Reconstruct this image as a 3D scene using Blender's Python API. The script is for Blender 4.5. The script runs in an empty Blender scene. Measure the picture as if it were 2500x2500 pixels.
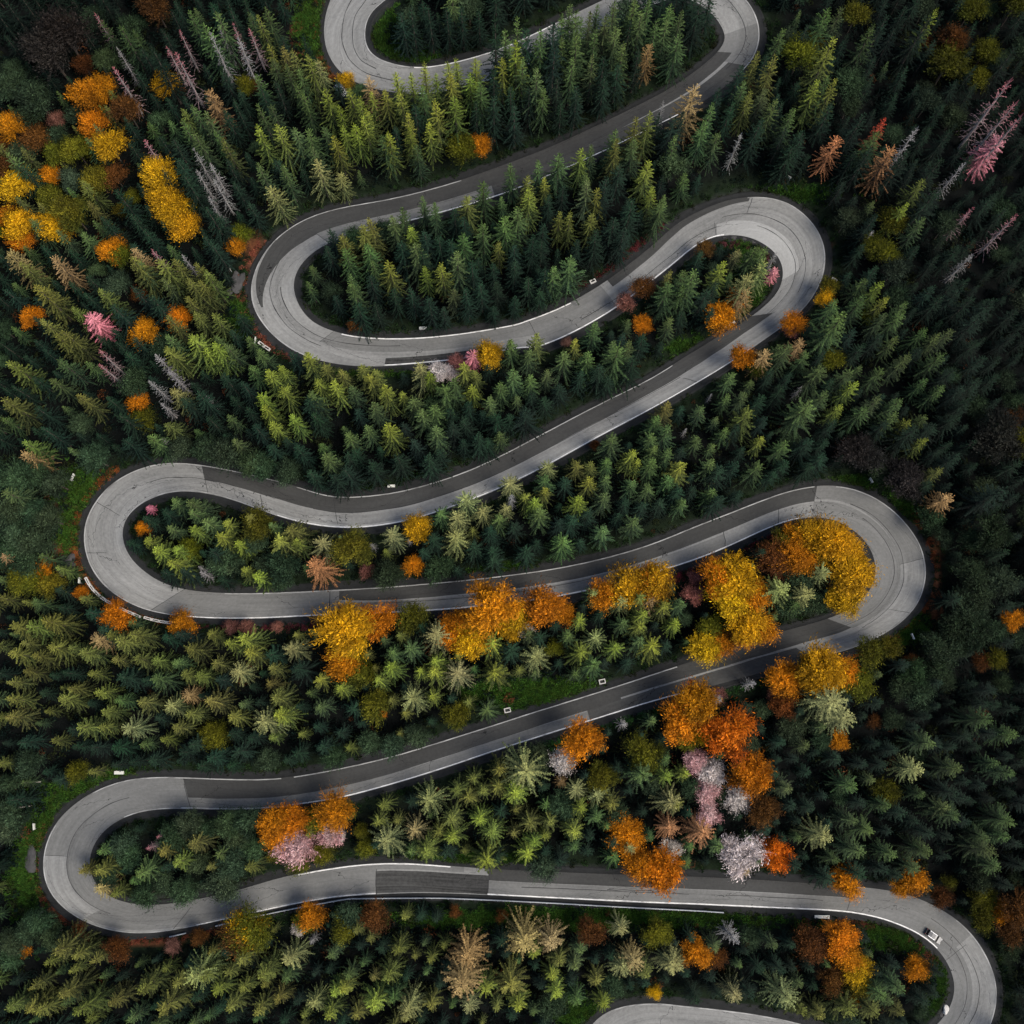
import bpy, bmesh, math, random
import numpy as np
from mathutils import Vector, Matrix
random.seed(7); RNG = np.random.default_rng(11)
scene = bpy.context.scene
COL = scene.collection
R_ = math.radians

# ---------------------------------------------------------------- camera
TILT = R_(12.2)          # hillside and camera tilt: the lens looks square onto the slope
DIST = 231.5             # metres above the slope
HALF = 0.54              # tangent of half the field of view
cam_data = bpy.data.cameras.new('camera'); cam = bpy.data.objects.new('camera', cam_data); COL.objects.link(cam)
cam.location = (0, -math.sin(TILT) * DIST, math.cos(TILT) * DIST)
cam.rotation_euler = (TILT, 0, 0)
cam_data.angle = 2 * math.atan(HALF); cam_data.clip_end = 5000; cam_data.clip_start = 1
scene.camera = cam

# ---------------------------------------------------------------- sky, sun, exposure
SUN_EL, SUN_AZ = 50, 118         # azimuth clockwise from +Y
world = bpy.data.worlds.new('World'); scene.world = world; world.use_nodes = True
wn = world.node_tree; wn.nodes.clear()
sky = wn.nodes.new('ShaderNodeTexSky'); sky.sky_type = 'NISHITA'; sky.sun_disc = False
sky.sun_elevation = R_(SUN_EL); sky.sun_rotation = R_(SUN_AZ); sky.dust_density = 2.5; sky.air_density = 1.0; sky.ozone_density = 1.0
bg = wn.nodes.new('ShaderNodeBackground'); bg.inputs['Strength'].default_value = 0.07
wo = wn.nodes.new('ShaderNodeOutputWorld')
wn.links.new(sky.outputs[0], bg.inputs[0]); wn.links.new(bg.outputs[0], wo.inputs[0])
sd = bpy.data.lights.new('sun', 'SUN'); sd.energy = 1.5; sd.angle = R_(28); sd.color = (1.0, 0.93, 0.84)
sun = bpy.data.objects.new('sun', sd); COL.objects.link(sun)
sv = Vector((math.sin(R_(SUN_AZ)) * math.cos(R_(SUN_EL)), math.cos(R_(SUN_AZ)) * math.cos(R_(SUN_EL)), math.sin(R_(SUN_EL))))
sun.rotation_euler = sv.to_track_quat('Z', 'Y').to_euler()
sun.location = (150, -150, 300)
vs = scene.view_settings
vs.view_transform = 'Standard'; vs.look = 'None'; vs.gamma = 1.0; vs.exposure = 1.25; vs.use_curve_mapping = False

scene.cycles.max_bounces = 2; scene.cycles.diffuse_bounces = 1; scene.cycles.glossy_bounces = 1; scene.cycles.transmission_bounces = 1
scene.cycles.debug_use_spatial_splits = True
# ---------------------------------------------------------------- survey data
# crop origins (photo pixels); survey points are given inside 850 px tiles read at 1932 px
TILE = {'A': (0, 0), 'B': (825, 0), 'C': (1650, 0), 'D': (0, 825), 'E': (825, 825), 'F': (1650, 825),
        'G': (0, 1650), 'H': (825, 1650), 'I': (1650, 1650)}
def tile_px(c, x, y):
    if c == 'Z': return (560 + x * 700 / 1932, 400 + y * 700 / 1932)
    if c == 'W': return (1150 + x * 700 / 1932, 150 + y * 700 / 1932)
    o = TILE[c]; k = 850 / 1932
    return (o[0] + x * k, o[1] + y * k)
# carriageway edges, left and right of somebody driving down the pass
ROAD = """
B 330 -60 10 -110;B 270 0 -45 0;B 190 55 -80 120;B 152 140 -75 250;B 150 230 -35 340;B 185 300 20 410;B 250 335 130 478
B 330 360 290 510;B 420 373 420 525;B 530 368 545 520;B 700 332 735 478;B 880 278 930 418;B 1050 205 1110 335;B 1200 130 1270 258
B 1400 35 1470 163;B 1600 -62 1680 60;C 40 -170 0 -30;C 200 -135 110 10;C 320 -75 190 65;C 395 0 235 115;C 447 80 265 170
C 468 170 275 215;C 460 260 252 265;C 420 345 210 310;W 1820 70 1570 20;W 1710 175 1470 95;W 1570 265 1330 190;W 1420 350 1180 268
W 1250 435 1000 358;W 1080 515 850 432;W 910 602 740 482;W 680 705 560 567;W 450 805 370 643;W 200 905 150 722;Z 1620 275 1560 112
Z 1400 340 1350 170;Z 1200 390 1150 222;Z 1040 430 960 258;Z 900 460 780 287;Z 770 497 600 332;Z 650 540 440 405;Z 560 600 300 510
Z 490 665 205 640;Z 445 745 158 755;Z 430 820 142 850;Z 445 900 152 940;Z 480 975 190 1030;Z 540 1050 260 1125;Z 620 1098 370 1225
Z 720 1135 520 1305;Z 850 1162 740 1355;Z 1000 1173 940 1368;Z 1150 1175 1150 1358;Z 1320 1168 1350 1340;Z 1500 1150 1530 1322
Z 1700 1122 1750 1285;Z 1932 1080 1990 1230;B 1000 1793 1080 1940;B 1150 1742 1230 1885;B 1290 1680 1370 1815;B 1430 1600 1530 1722
B 1560 1510 1660 1625;B 1680 1415 1780 1532;B 1790 1325 1890 1445;C 0 1240 80 1385;C 120 1175 180 1325;C 260 1115 250 1308
C 400 1090 330 1302;C 530 1095 420 1318;C 640 1130 500 1358;C 735 1205 565 1415;C 805 1300 593 1480;C 832 1400 595 1540
C 828 1500 575 1605;C 795 1590 530 1665;C 740 1680 455 1730;C 660 1765 370 1790;C 540 1850 260 1850;F 420 60 170 35;F 270 160 30 115
E 2010 240 1800 190;E 1830 345 1640 275;E 1640 450 1480 350;E 1410 568 1260 465;E 1210 685 1080 560;E 1000 790 900 655
E 800 880 730 735;E 600 950 560 793;E 440 1005 400 840;E 290 1035 250 868;E 140 1055 110 880;E 0 1055 -30 883;D 1760 1043 1720 848
D 1620 1015 1570 800;D 1460 962 1430 765;D 1310 903 1290 735;D 1180 868 1150 708;D 1060 850 1010 692;D 960 853 880 695
D 860 880 760 728;D 770 927 640 790;D 705 990 545 880;D 677 1065 475 1000;D 685 1140 460 1120;D 720 1220 485 1240;D 790 1288 545 1345
D 870 1345 640 1430;D 970 1385 770 1500;D 1100 1408 920 1537;D 1250 1417 1120 1556;D 1400 1417 1320 1560;D 1550 1412 1510 1556
D 1720 1405 1700 1545;E 0 1396 0 1538;E 200 1386 200 1530;E 400 1371 410 1522;E 600 1353 620 1508;E 800 1333 830 1488
E 1000 1309 1040 1465;E 1200 1280 1240 1435;E 1400 1240 1440 1392;E 1600 1188 1640 1340;E 1780 1130 1830 1282;F 90 1050 110 1235
F 250 990 280 1165;F 400 930 420 1100;F 530 880 540 1045;F 650 842 640 1012;F 770 820 740 995;F 890 818 830 997;F 1010 842 910 1022
F 1120 892 985 1065;F 1220 965 1045 1120;F 1305 1060 1085 1180;F 1365 1160 1108 1250;F 1390 1260 1108 1320;F 1385 1370 1085 1390
F 1345 1480 1035 1450;F 1265 1570 965 1505;F 1150 1650 870 1550;F 1010 1715 740 1590;F 850 1760 600 1625;F 690 1800 480 1665
F 500 1850 330 1716;F 300 1905 170 1768;F 90 1962 10 1820;H 1750 142 1700 5;H 1600 190 1560 52;H 1400 252 1360 115;H 1200 315 1160 176
H 1000 378 960 240;H 800 443 760 305;H 600 512 560 367;H 400 575 360 430;H 200 632 170 478;H 0 685 -20 520;G 1740 702 1700 548
G 1600 726 1560 568;G 1450 740 1420 574;G 1300 744 1270 572;G 1150 742 1110 566;G 1000 737 950 560;G 880 740 800 562;G 780 755 650 587
G 690 785 510 645;G 610 830 390 728;G 545 895 300 825;G 508 965 250 940;G 495 1035 235 1050;G 505 1105 250 1150;G 545 1175 300 1240
G 615 1230 390 1322;G 710 1262 510 1385;G 830 1275 650 1423;G 970 1262 810 1433;G 1120 1235 990 1408;G 1270 1205 1180 1368
G 1420 1160 1370 1325;G 1570 1115 1560 1283;G 1740 1082 1750 1246;H 0 1060 0 1228;H 150 1042 150 1216;H 300 1036 300 1208
H 450 1040 450 1204;H 620 1055 610 1206;H 820 1070 810 1216;H 1020 1080 1010 1226;H 1250 1090 1240 1238;H 1500 1100 1490 1250
H 1750 1108 1740 1263;I 80 1113 70 1268;I 280 1122 270 1278;I 500 1134 490 1288;I 740 1150 720 1298;I 930 1163 890 1306
I 1090 1178 1020 1322;I 1230 1198 1140 1348;I 1350 1235 1250 1388;I 1460 1288 1350 1435;I 1560 1352 1430 1495;I 1645 1432 1490 1562
I 1710 1525 1530 1640;I 1760 1630 1548 1715;I 1785 1745 1540 1795;I 1775 1850 1505 1870;I 1745 1950 1445 1940;I 1680 2050 1370 2010
I 1560 2140 1270 2050;I 1380 2200 1150 2050;I 1150 2190 1000 2020;I 900 2130 830 1970;I 650 2075 640 1915;I 430 2035 430 1875
I 200 2005 200 1846;I 0 1990 0 1828;H 1780 1980 1790 1815;H 1690 1990 1650 1820;H 1600 2030 1530 1845;H 1540 2080 1430 1905
H 1510 2150 1370 1990
"""
# trees: tile, then  code x y [size] ;  code = kind of tree (see LOOK)
TREES = {
'A': """k 990 165;k 925 260;k 970 285 1.1;w 1170 190 1.1;w 1215 145;k 1290 130;w 1320 210;k 1385 165;k 525 70 .8;w 650 265;k 635 380;k 800 770;w 1075 830;w 1165 905;w 1190 1000 1.1;w 1090 940;w 1155 1090 .8;t 1155 500;k 840 1385;t 735 1375;w 1010 1410 .8;K 500 1760 1.1
O 450 500 1.2;O 560 480 1.1;R 690 590 1.5;N 310 650 1;O 520 690 1;O 65 700 1;R 180 740 1.1;R 450 340 1.1;Z 350 180 1.2;Z 260 270 1.2;Y 410 820;G 610 810 1.1;Y 300 840;G 910 440 .9;G 880 970 1;G 900 1080 1;G 960 1170 1;G 1030 1240 1;Y 1010 1140;G 90 1010;Y 260 1070 1.1;O 270 960 .8;O 40 1190;G 110 1230;O 100 1320;G 290 1230 1.1;Y 390 1170 1.3;Y 530 980 1.2;O 610 1380 .8;Y 650 1400 1;R 1390 470 .7;Y 1360 460 .8;R 860 30;O 1310 1350 .6;Y 1340 1290 .8;B 60 480 1.2;B 180 520 1.2;B 150 610 1
t 40 1400 1.1;o 110 1450;t 290 1430 1.1;o 180 1580 1.1;o 250 1600
s 560 110;s 660 130;d 900 160;s 1040 50;s 1130 130;s 1200 60;d 1270 30;s 1380 60;o 1430 80;s 1470 40;o 1490 240;o 1560 250;o 1620 270;o 1700 300;p 1760 330;s 1510 320;s 1580 350;s 1650 370;s 1420 410;d 1520 430;s 1640 450;d 1440 480;d 1290 540;d 1240 600;s 1060 570;o 1010 600;s 1130 610;s 1070 720;s 1190 720;d 880 740;d 950 760;d 980 870;d 900 940;d 1010 960;d 1250 870;o 1230 760;y 1420 690 1.2;s 1430 570;s 1500 570;y 1530 680 1.1;s 1630 700;s 1700 710;s 1790 690;y 1850 750;y 1900 690;y 1800 480 1.1;y 1880 580;s 1680 520;s 1430 900;s 1560 910;s 1730 810;p 1750 890;p 1500 1030 1.1;p 1880 960;d 1140 1140;d 1190 1180;d 1130 1310;d 1170 1340;d 780 260;d 840 270;s 1000 660
o 720 1420;s 760 1440;o 880 1440;o 960 1430;o 1080 1460;o 1130 1500;s 900 1540;o 1040 1540;o 1100 1560;d 830 1640;d 730 1580;o 540 1600;R 780 1640 .6;d 620 1690;o 1030 1640;o 1080 1730;o 1180 1740;o 920 1750;O 990 1760 .6;O 800 1840 .8;y 1060 1860;s 1190 1860;O 170 1750 .7;o 230 1770;o 340 1830;o 400 1700;o 300 1850;s 920 1860;d 20 1600;s 30 850;d 100 900;R 20 940;d 640 1050;d 720 1180;d 560 1200;d 800 1270""",
'B': """s 1130 150 1.15;d 1200 110 1.15;s 1320 50 1.15;s 1440 15 1.15;s 1540 -5 1.15;d 1570 45 1.1;s 1330 170 1.1;d 1200 245 1.1;s 1430 150 1.1;s 1545 135 1.1;d 1625 100 1.1;s 950 240 1;d 1050 150 1.1;s 1660 -30 1.15;s 1730 -20 1.1
y 320 390;y 400 400;y 470 340 1.1;y 540 400;y 610 340;y 655 320;y 760 310;y 990 215 1.3;y 910 320;s 1020 320;s 1105 360 1.2;y 730 400;s 790 440;y 620 400;d 860 370;s 930 160;s 1000 90 1.1;s 1100 220;d 1160 190;s 1250 70;s 1250 200;s 1290 10;s 1300 320;s 1355 90;s 1400 60 1.2;s 1490 80 1.1;d 1480 310;s 1590 230;s 1640 20;s 1690 50;s 1770 100;t 1730 240 .8;s 1830 100;s 1850 10;s 1910 50;s 1900 180;d 870 80;d 600 30;d 680 20;d 500 20;d 400 30 1.3;d 780 60;d 350 60
y 180 500;y 260 490;y 110 530;y 30 570;G 40 430 .7;t 170 430 .8;y 60 480;y 150 590;y 140 640;y 90 680;y 20 700;y 270 720;y 380 620;y 390 700;d 310 690;d 420 560;s 460 470;y 500 670;y 540 550 1.1;y 640 520 1.2;s 430 800;s 240 740;y 340 490;d 760 560;d 860 530;d 960 470;d 980 560;d 1060 480;s 1140 480;d 1220 430;d 1240 560;d 1330 470;s 1420 300;d 1480 420;d 1560 350;Y 700 800 1.2;O 790 790 .7
s 960 900 1.1;s 1115 880;o 1050 970;y 1150 980 .8;s 1230 840;y 1350 820;s 1410 800;s 1540 710;o 1550 770;o 1660 650 1.1;o 1740 610 1.1;w 1810 560 .7;d 1790 620;s 800 1000 1.2;o 710 1080;s 465 1090;s 530 1120;s 350 1150;y 400 1250;s 300 1190;o 170 1200 1.1;o 130 1240;o 20 1300;s 160 1350;y 270 1450;s 35 1380;s 190 1450;s 70 1560;d 170 1520;y 480 1480;y 570 1460;s 650 1390 1.2;d 560 1310;s 690 1300;d 620 1330;d 740 1450;s 800 1230;o 890 1340;s 930 1200;s 1000 1140;y 1060 1040;d 1080 1300;d 1130 1320;d 980 1350;d 980 1440;o 1230 1170 1.1;o 1290 1170;d 1330 1330;s 1200 1470;s 1290 1430;o 1440 1040;s 1390 1000;o 1410 1180;d 1440 1270;d 1540 1200;d 1590 1260;d 1640 1100 1.2;y 1750 1030;y 1730 880 .9;y 1700 940 .8;B 1860 910;s 1800 1110;d 1490 970;d 1570 900;s 1650 760;s 1880 740;d 1870 640;d 1920 610;d 1250 1020;d 1170 1070;d 700 1200;d 640 1150;d 480 1270;s 420 1350;d 350 1340;d 460 1380;d 860 1450;d 1060 1540;d 1120 1600;d 1150 1480;d 880 1560;d 790 1560;d 710 1600;d 500 1640;d 400 1600;d 300 1600;s 640 1600;d 580 1700;d 860 1700;d 980 1640;d 200 1680;d 100 1680;R 90 1800 .6
K 735 1870 .9;G 840 1890 .8;N 640 1930 .7;s 960 1880;o 1100 1850;N 1230 1840 .6;y 1320 1880;s 1430 1790 1.1;d 1590 1850;s 1530 1890;N 1600 1670 .9;R 1700 1590 .8;O 1700 1790 .6;s 1840 1570;o 1850 1500;s 1850 1760;s 1920 1580;d 1700 1850""",
'C': """s 600 150;d 740 120;s 850 40;s 930 30;Y 1000 80;s 1110 130;d 1180 70;y 890 190 1.2;Y 770 230 .7;Y 690 300 1.3;o 460 280;o 560 300;s 390 440;o 420 500;t 110 480 1.1;s 215 560;s 170 660;s 30 620;s 560 540;s 500 480;s 660 590;d 590 560;y 800 440;y 900 430;s 850 420;B 960 470;B 970 570;d 880 560;s 240 730;d 320 560;d 250 480;w 360 740;d 480 650;d 720 720;d 620 700;d 660 800;u 910 750 1.1;x 1170 650 1;u 1215 820 1.1;w 1340 710;d 1050 620;s 1130 720;d 1300 830;d 1100 800;d 1010 830;d 1430 60 1.5;R 1560 200 1.3;Y 1530 330 1.5;Y 1730 270 1.1;Y 1690 420;Y 1640 50;R 1420 260 .6;y 1460 30;k 1870 440 1.5;k 1890 560 1.5;k 1920 640 1.3;K 1800 760 1.2;Y 1900 10;w 1600 900 1.1;k 1650 1150;k 1890 1200 1.1;w 1650 1410;d 1900 250
o 1380 990;d 1460 1050;y 1290 1120;Y 1200 1230 .8;s 1390 1200;B 1500 1250;d 1120 1180;B 950 1220;w 1100 1280 .6;Y 1100 1370;Y 1180 1400 .9;y 1210 1400;d 1480 870;Y 850 1590 .8;G 830 1650 .7;s 900 1660;s 1060 1550;y 1150 1560;y 1180 1640;s 1050 1640;Y 1080 1760 .8;s 1170 1740;s 940 1740 1.3;s 1290 1680;d 1440 1580;d 1490 1640;d 1580 1600;d 1660 1640;s 1230 1870;s 1260 1730;s 1400 1820;s 1470 1850;s 1540 1830;d 1000 1830;d 1150 1850;d 1050 1900;d 1700 1750;d 1780 1650
N 610 1800 .8;O 650 1795 .7;t 700 1890 .8;s 590 1910
s 30 1590;s 110 1500 1.3;y 270 1450;R 160 1380 .8;p 350 1390 .8;s 450 1360;s 500 1370;p 490 1450;p 410 1530 1.1;t 400 1610;w 560 1400 .6;K 555 1490 .6;O 265 1750 .8;O 340 1650 .5;t 390 1720 .7;d 230 1560;d 180 1600;d 210 1700""",
'D': """k 545 70;k 560 150;w 860 90;w 930 180 1.1;w 830 240 .9;w 890 360 .7;o 40 130 1.1;s 320 120;s 280 230;o 420 310 1.2;o 10 340 1.1;o 120 570;t 130 640;d 230 500;d 190 380;d 660 420;d 680 560;B 750 250 1.2;O 770 350 .5;Y 790 440;s 820 540;o 920 470;w 900 560 .6;p 960 290;B 1010 640 1.1;B 1150 620;B 1240 640 1.1;w 1140 320 .6;d 1010 330;d 1090 300;d 1150 440;s 1260 430;s 1290 560;y 1440 310;y 1460 380;y 1560 270 1.1;y 1610 430;y 1500 470;y 1760 230;s 1720 300;y 1840 240;y 1690 80;y 1550 150;y 1480 180;s 1380 150;s 1430 60;y 1130 60;y 1180 30;o 920 50;s 1250 30;o 1800 150;o 1880 170;s 1930 530;d 1700 330;d 1740 420;d 1580 560;d 1640 600;d 1500 600;s 1800 650;d 1920 640;B 1400 700;B 1470 710;B 1600 740;d 1850 760;d 1720 740;d 1400 480;d 1340 250;d 1230 200
B 520 660 1.1;B 100 780 1.2;B 200 760 1.1;B 300 800 1.1;B 60 950 1.2;B 180 950 1.2;B 270 1000 1.1;B 90 1080 1.2;B 200 1120 1.2;B 50 1180 1.1;s 20 850;B 150 1230 1;t 110 1225 .7;t 10 1210 .8;O 230 1290 .6;Y 100 1340;Y 190 1340;Y 270 1360;O 450 1410 .5;O 640 1540 .8;O 1010 1580 .8;N 1280 1600 .7;N 1370 1600 .8;t 520 1660 .9;N 1540 1600 .6
o 60 1600 1.1;o 150 1600;o 230 1570 1.1;o 110 1690;o 270 1710 1.1;o 380 1720;o 440 1740;o 640 1680 1.4;o 590 1640;o 720 1640;d 550 1620;d 480 1520;o 170 1760;o 130 1850;o 480 1860;o 740 1780;o 850 1790;o 1040 1720 1.1;o 1150 1640;y 1260 1690;y 1330 1670;y 1370 1740;p 1600 1720 1.3;o 1180 1800;p 1300 1850;o 1500 1830;o 1090 1870;s 850 1890;s 950 1800;y 1760 1890;o 1010 1860;d 1640 1830;d 1490 1750;d 900 1660;d 980 1640;o 40 1750;d 650 1880
s 950 900;s 1040 910;s 1060 960;d 900 960;K 820 940 .5;O 790 1050 .5;s 930 1050;y 1060 1050;y 1240 1020;y 1210 1090 1.1;y 1310 1140;Y 1440 1030;B 1420 1130;y 1530 1110;o 1600 1050;y 1630 1120;p 1770 1130 1.1;y 800 1120;y 850 1170;y 960 1170;y 940 1240 1.2;Y 1050 1160;w 1100 1270 .8;w 1110 1300 .7;B 1240 1220;B 1300 1250;y 1340 1280;y 1410 1310;B 1580 1260 1.3;B 1570 1340;u 1740 1250 1.3;d 1160 1180;d 1000 1290;d 1210 1330;B 1480 1280;d 900 1300;s 1130 1010;o 1380 990""",
'E': """o 130 150;o 200 170;y 170 200;p 450 150;y 500 190;P 570 180 .7;P 625 185 .6;N 650 60 .8;G 850 50 .7;s 1060 60;y 700 140;o 760 180;y 740 270;s 590 260;s 640 230;s 70 270;y 250 260;y 350 300;s 410 330;s 190 360;s 160 490;y 270 480 1.2;s 460 400 1.1;s 530 370;s 540 500;d 620 390;d 720 360;s 840 330;s 900 250;s 970 180 1.1;s 1070 200;s 1160 180;d 1080 300;s 1260 80 1.1;y 1340 20;s 1390 80;s 1560 40 1.2;s 1620 20;d 1640 110;d 1460 150;d 1500 220;d 1350 180;d 1230 260;d 1150 330;d 1040 400;d 950 420;d 880 420;d 800 400;d 700 450;d 780 540;s 900 530;d 830 560;d 630 480;d 560 620;d 500 660;d 330 660;d 420 570;d 180 690;d 90 620;d 60 500;d 40 730
p 710 880 1.1;p 960 790 .9;w 965 870 .9;p 930 940 .7;s 570 960;p 660 990;p 800 950;s 890 990;d 980 1030;G 430 1050 .8;p 290 1080 1.1;p 650 1090 1.4;d 520 1100;d 470 1180;w 390 1120 .5;w 180 1140 .5;Y 80 1160 1.3;N 160 1290 .8;O 420 1260 .7;B 280 1310;B 540 1310;d 660 1280;d 750 1150;d 840 1060;d 850 1170;d 860 1260;d 1040 1170;y 1090 900;y 1040 870;s 1120 960 1.3;y 1150 830;p 1170 700;s 1150 770;s 1250 1120 1.1;y 1340 890 1.1;y 1400 780;o 1330 690;o 1410 690;s 1480 870;s 1500 670;s 1530 550;R 1430 590 .4;y 1640 630;y 1670 670;s 1760 600;s 1750 680;s 1840 490;s 1780 430;s 1750 530;o 1840 350;s 1840 620;s 1640 790;s 1730 820 1.1;s 1850 770;y 1910 700;d 1600 900;s 1650 1010;s 1480 1060;d 1700 920;d 1560 980;s 1920 900;d 1300 1000;d 1390 960;d 1230 1010;d 1900 830
O 1450 1310 1;G 1590 1300 1.1;O 1690 1270 1;G 1760 1310 1.1;p 1430 1410 1;p 1580 1460;t 1740 1440 .9;o 1690 1430;y 1700 1530;y 1820 1480;y 1880 1580;s 1910 1470;y 1350 1560;s 1590 1580;y 1680 1590;s 1690 1680;y 1760 1700 1.2;y 1550 1720;p 1440 1660;y 1350 1740 1.2;s 1280 1650;s 1420 1810 1.1;Y 1200 1720 .7;p 1100 1760 1.2;P 1040 1620 .6;s 1060 1640;d 960 1720;y 870 1850 1.1;y 850 1690;p 660 1860 1.1;p 540 1640 1.3;s 390 1720;y 540 1790;y 530 1850;y 450 1850;y 280 1830 1.1;s 290 1740;Y 120 1850 1.2;y 220 1900
G 40 1610 1.4;O 20 1560;G 80 1690;O 30 1800 .9;O 220 1570 1.1;N 215 1510 .7;Y 400 1550 1.2;O 660 1580 1;G 740 1680 1.1;O 640 1650 .9;O 860 1490 1.2;N 1000 1440 .9;G 980 1540;G 950 1610 .9;O 1150 1480 1.1;O 1260 1530 .8;d 1120 1650""",
'F': """t 510 80 .8;O 370 110 .8;Y 450 160 .7;s 320 190;s 300 310;s 150 380;s 290 500;d 350 480;s 390 300;o 420 400 1.1;y 490 550;w 200 310 .5;w 60 500 .5;s 130 550;s 40 720;s 210 680;d 250 720;s 70 900;s 210 850;s 480 700;s 620 580;d 620 680;d 400 880;d 300 950;s 640 30;s 740 80;s 820 150;Y 870 120 .8;s 850 290 1.2;s 750 360 1.3;y 930 370;s 980 170;s 1010 170;s 1160 170 1.1;s 1240 20;s 1310 90;s 1400 230;s 1490 90;s 1500 260;d 1560 170;s 1140 330;s 1070 380;s 1260 340;s 1230 420;d 1180 470;d 890 460;y 1300 460;s 1400 430;d 1340 500;y 1400 560;d 1450 480;d 1570 430;d 1640 340;d 1610 270;d 1720 100;d 1800 200;d 1700 230;d 1480 620;d 1590 640;R 1880 440 .8;Z 1800 550 1.2;Y 1910 590;Z 1000 620 1.1;Z 1060 660 1;y 1010 240;w 700 270 .6;d 880 230;d 600 270;d 540 180;d 760 560;d 850 560;d 830 650;d 760 700;Z 1250 720;Z 1280 800;o 1480 730;d 1420 800;t 1530 880 .9;B 1420 1000;d 1850 840 1.6;B 1760 1080 1.2;B 1650 1120 1.1;B 1640 1290 1.1;B 1700 1420 1.2;B 1620 1500 1.1;B 1800 1350 1.1;d 1850 1180;O 1870 1570 .7;B 1560 1620 1.2;B 1660 1640 1.1;B 1440 1700 1.1;B 1540 1720 1.1;Y 1190 1720;Y 1080 1740 .9;B 1780 1620;Y 1780 1780 .7;R 1700 1800 .7;R 1300 1790 .5;B 1460 1830 1.1;B 1330 1860
G 760 1090 1.1;O 680 1110 1;G 870 1120 1.1;G 940 1180 1;O 650 1210 1.1;R 540 1220 1;O 710 1220 .9;G 960 1250 1.1;G 980 1310 1;G 930 1410 .9;G 950 1470 .8;Y 800 1180;p 840 1290 1.2;p 600 1390 1.1;p 740 1410 1.2;s 680 1480;B 630 1470;d 1020 1150 .6;Y 600 1130 .9
O 240 1330 1.2;G 350 1320 1.2;G 300 1440 1.2;O 430 1430 1.1;N 110 1330 .8;N 100 1420 .8;y 70 1470 1.1;y 10 1580;s 490 1500 .8;Y 190 1620 1;G 170 1710 1.2;G 400 1600 1.2;O 470 1610 .9;O 250 1700 .9;O 410 1720 .8;O 590 1790 1;G 780 1770 1.3;Y 700 1740;G 810 1860 1.2;O 940 1840 1;O 620 1900 1;Y 1000 1910""",
'G': """o 30 130 1.1;o 20 230;o 330 130 1.1;o 380 70;o 520 90 1.2;o 560 200 1.1;o 430 290 1.1;p 690 290;o 770 150;y 830 20;p 930 170;t 1030 100 .9;o 1150 140 1.1;o 1040 210;o 1270 230 1.2;o 960 290;p 1440 250 1.1;y 1530 220 1.1;o 1520 120;s 1760 170 1.1;y 1880 70;Y 1180 320
d 620 400;d 500 400;d 100 370;B 150 480;Y 420 530;d 1000 430;d 1060 380;d 1160 460;d 1300 420;B 1480 470;d 1640 430;d 1780 400;B 1850 450;d 1100 500;B 50 600;B 60 780 1.1;B 40 850;d 30 700
B 1250 830 1.1;B 1370 800;B 1050 830;B 960 900;B 1130 850;o 1060 940;o 890 980;o 960 1050 1.2;k 870 900 .6;k 810 960 .6;B 700 1000;B 690 940;s 760 1100;s 720 1150;B 600 1120 .8;t 540 1190 .7;o 440 1090 .8;o 520 1090;B 800 1220;B 900 1130;B 1010 1190;B 1230 1160 1.1;B 1300 1030;B 1390 960 1.1;s 1200 1000;B 1300 910;B 1100 1030
O 1630 700 1;O 1520 760 .9;O 1515 850 .8;R 1720 690 .8;O 1830 730 1.1;Y 1750 800;M 1625 930 1.35;Y 1780 980 .9;M 1840 870 .95;Y 1650 1040 .9;Y 1540 980 .8
G 1330 1350;Y 1400 1370 1.2;O 1700 1290 .9;Y 1690 1350 1;P 1660 1400 .5;R 1330 1440;R 650 1510 1;R 430 1430 .6;N 960 1500 .7;R 1100 1450 .8;O 120 1530 .4
o 300 1540 1.2;o 250 1600;o 400 1560;o 330 1780 1.3;o 410 1880 1.2;o 200 1870;o 140 1860;o 30 1850;o 600 1830 1.2;o 760 1760 1.2;o 880 1860 1.2;p 1060 1680 1.2;o 1110 1690;y 1190 1760;o 1320 1590 1.1;o 1440 1680 1.2;p 1590 1590 1.2;w 1720 1480 .6;o 1330 1750;o 1410 1880;o 1260 1850;o 1530 1800;p 1730 1830;y 1850 1770;y 1810 1900;s 1920 1680;B 150 1420 1.1;B 220 1360;B 70 1480;B 60 1560;B 280 1440;s 1570 1690""",
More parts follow.
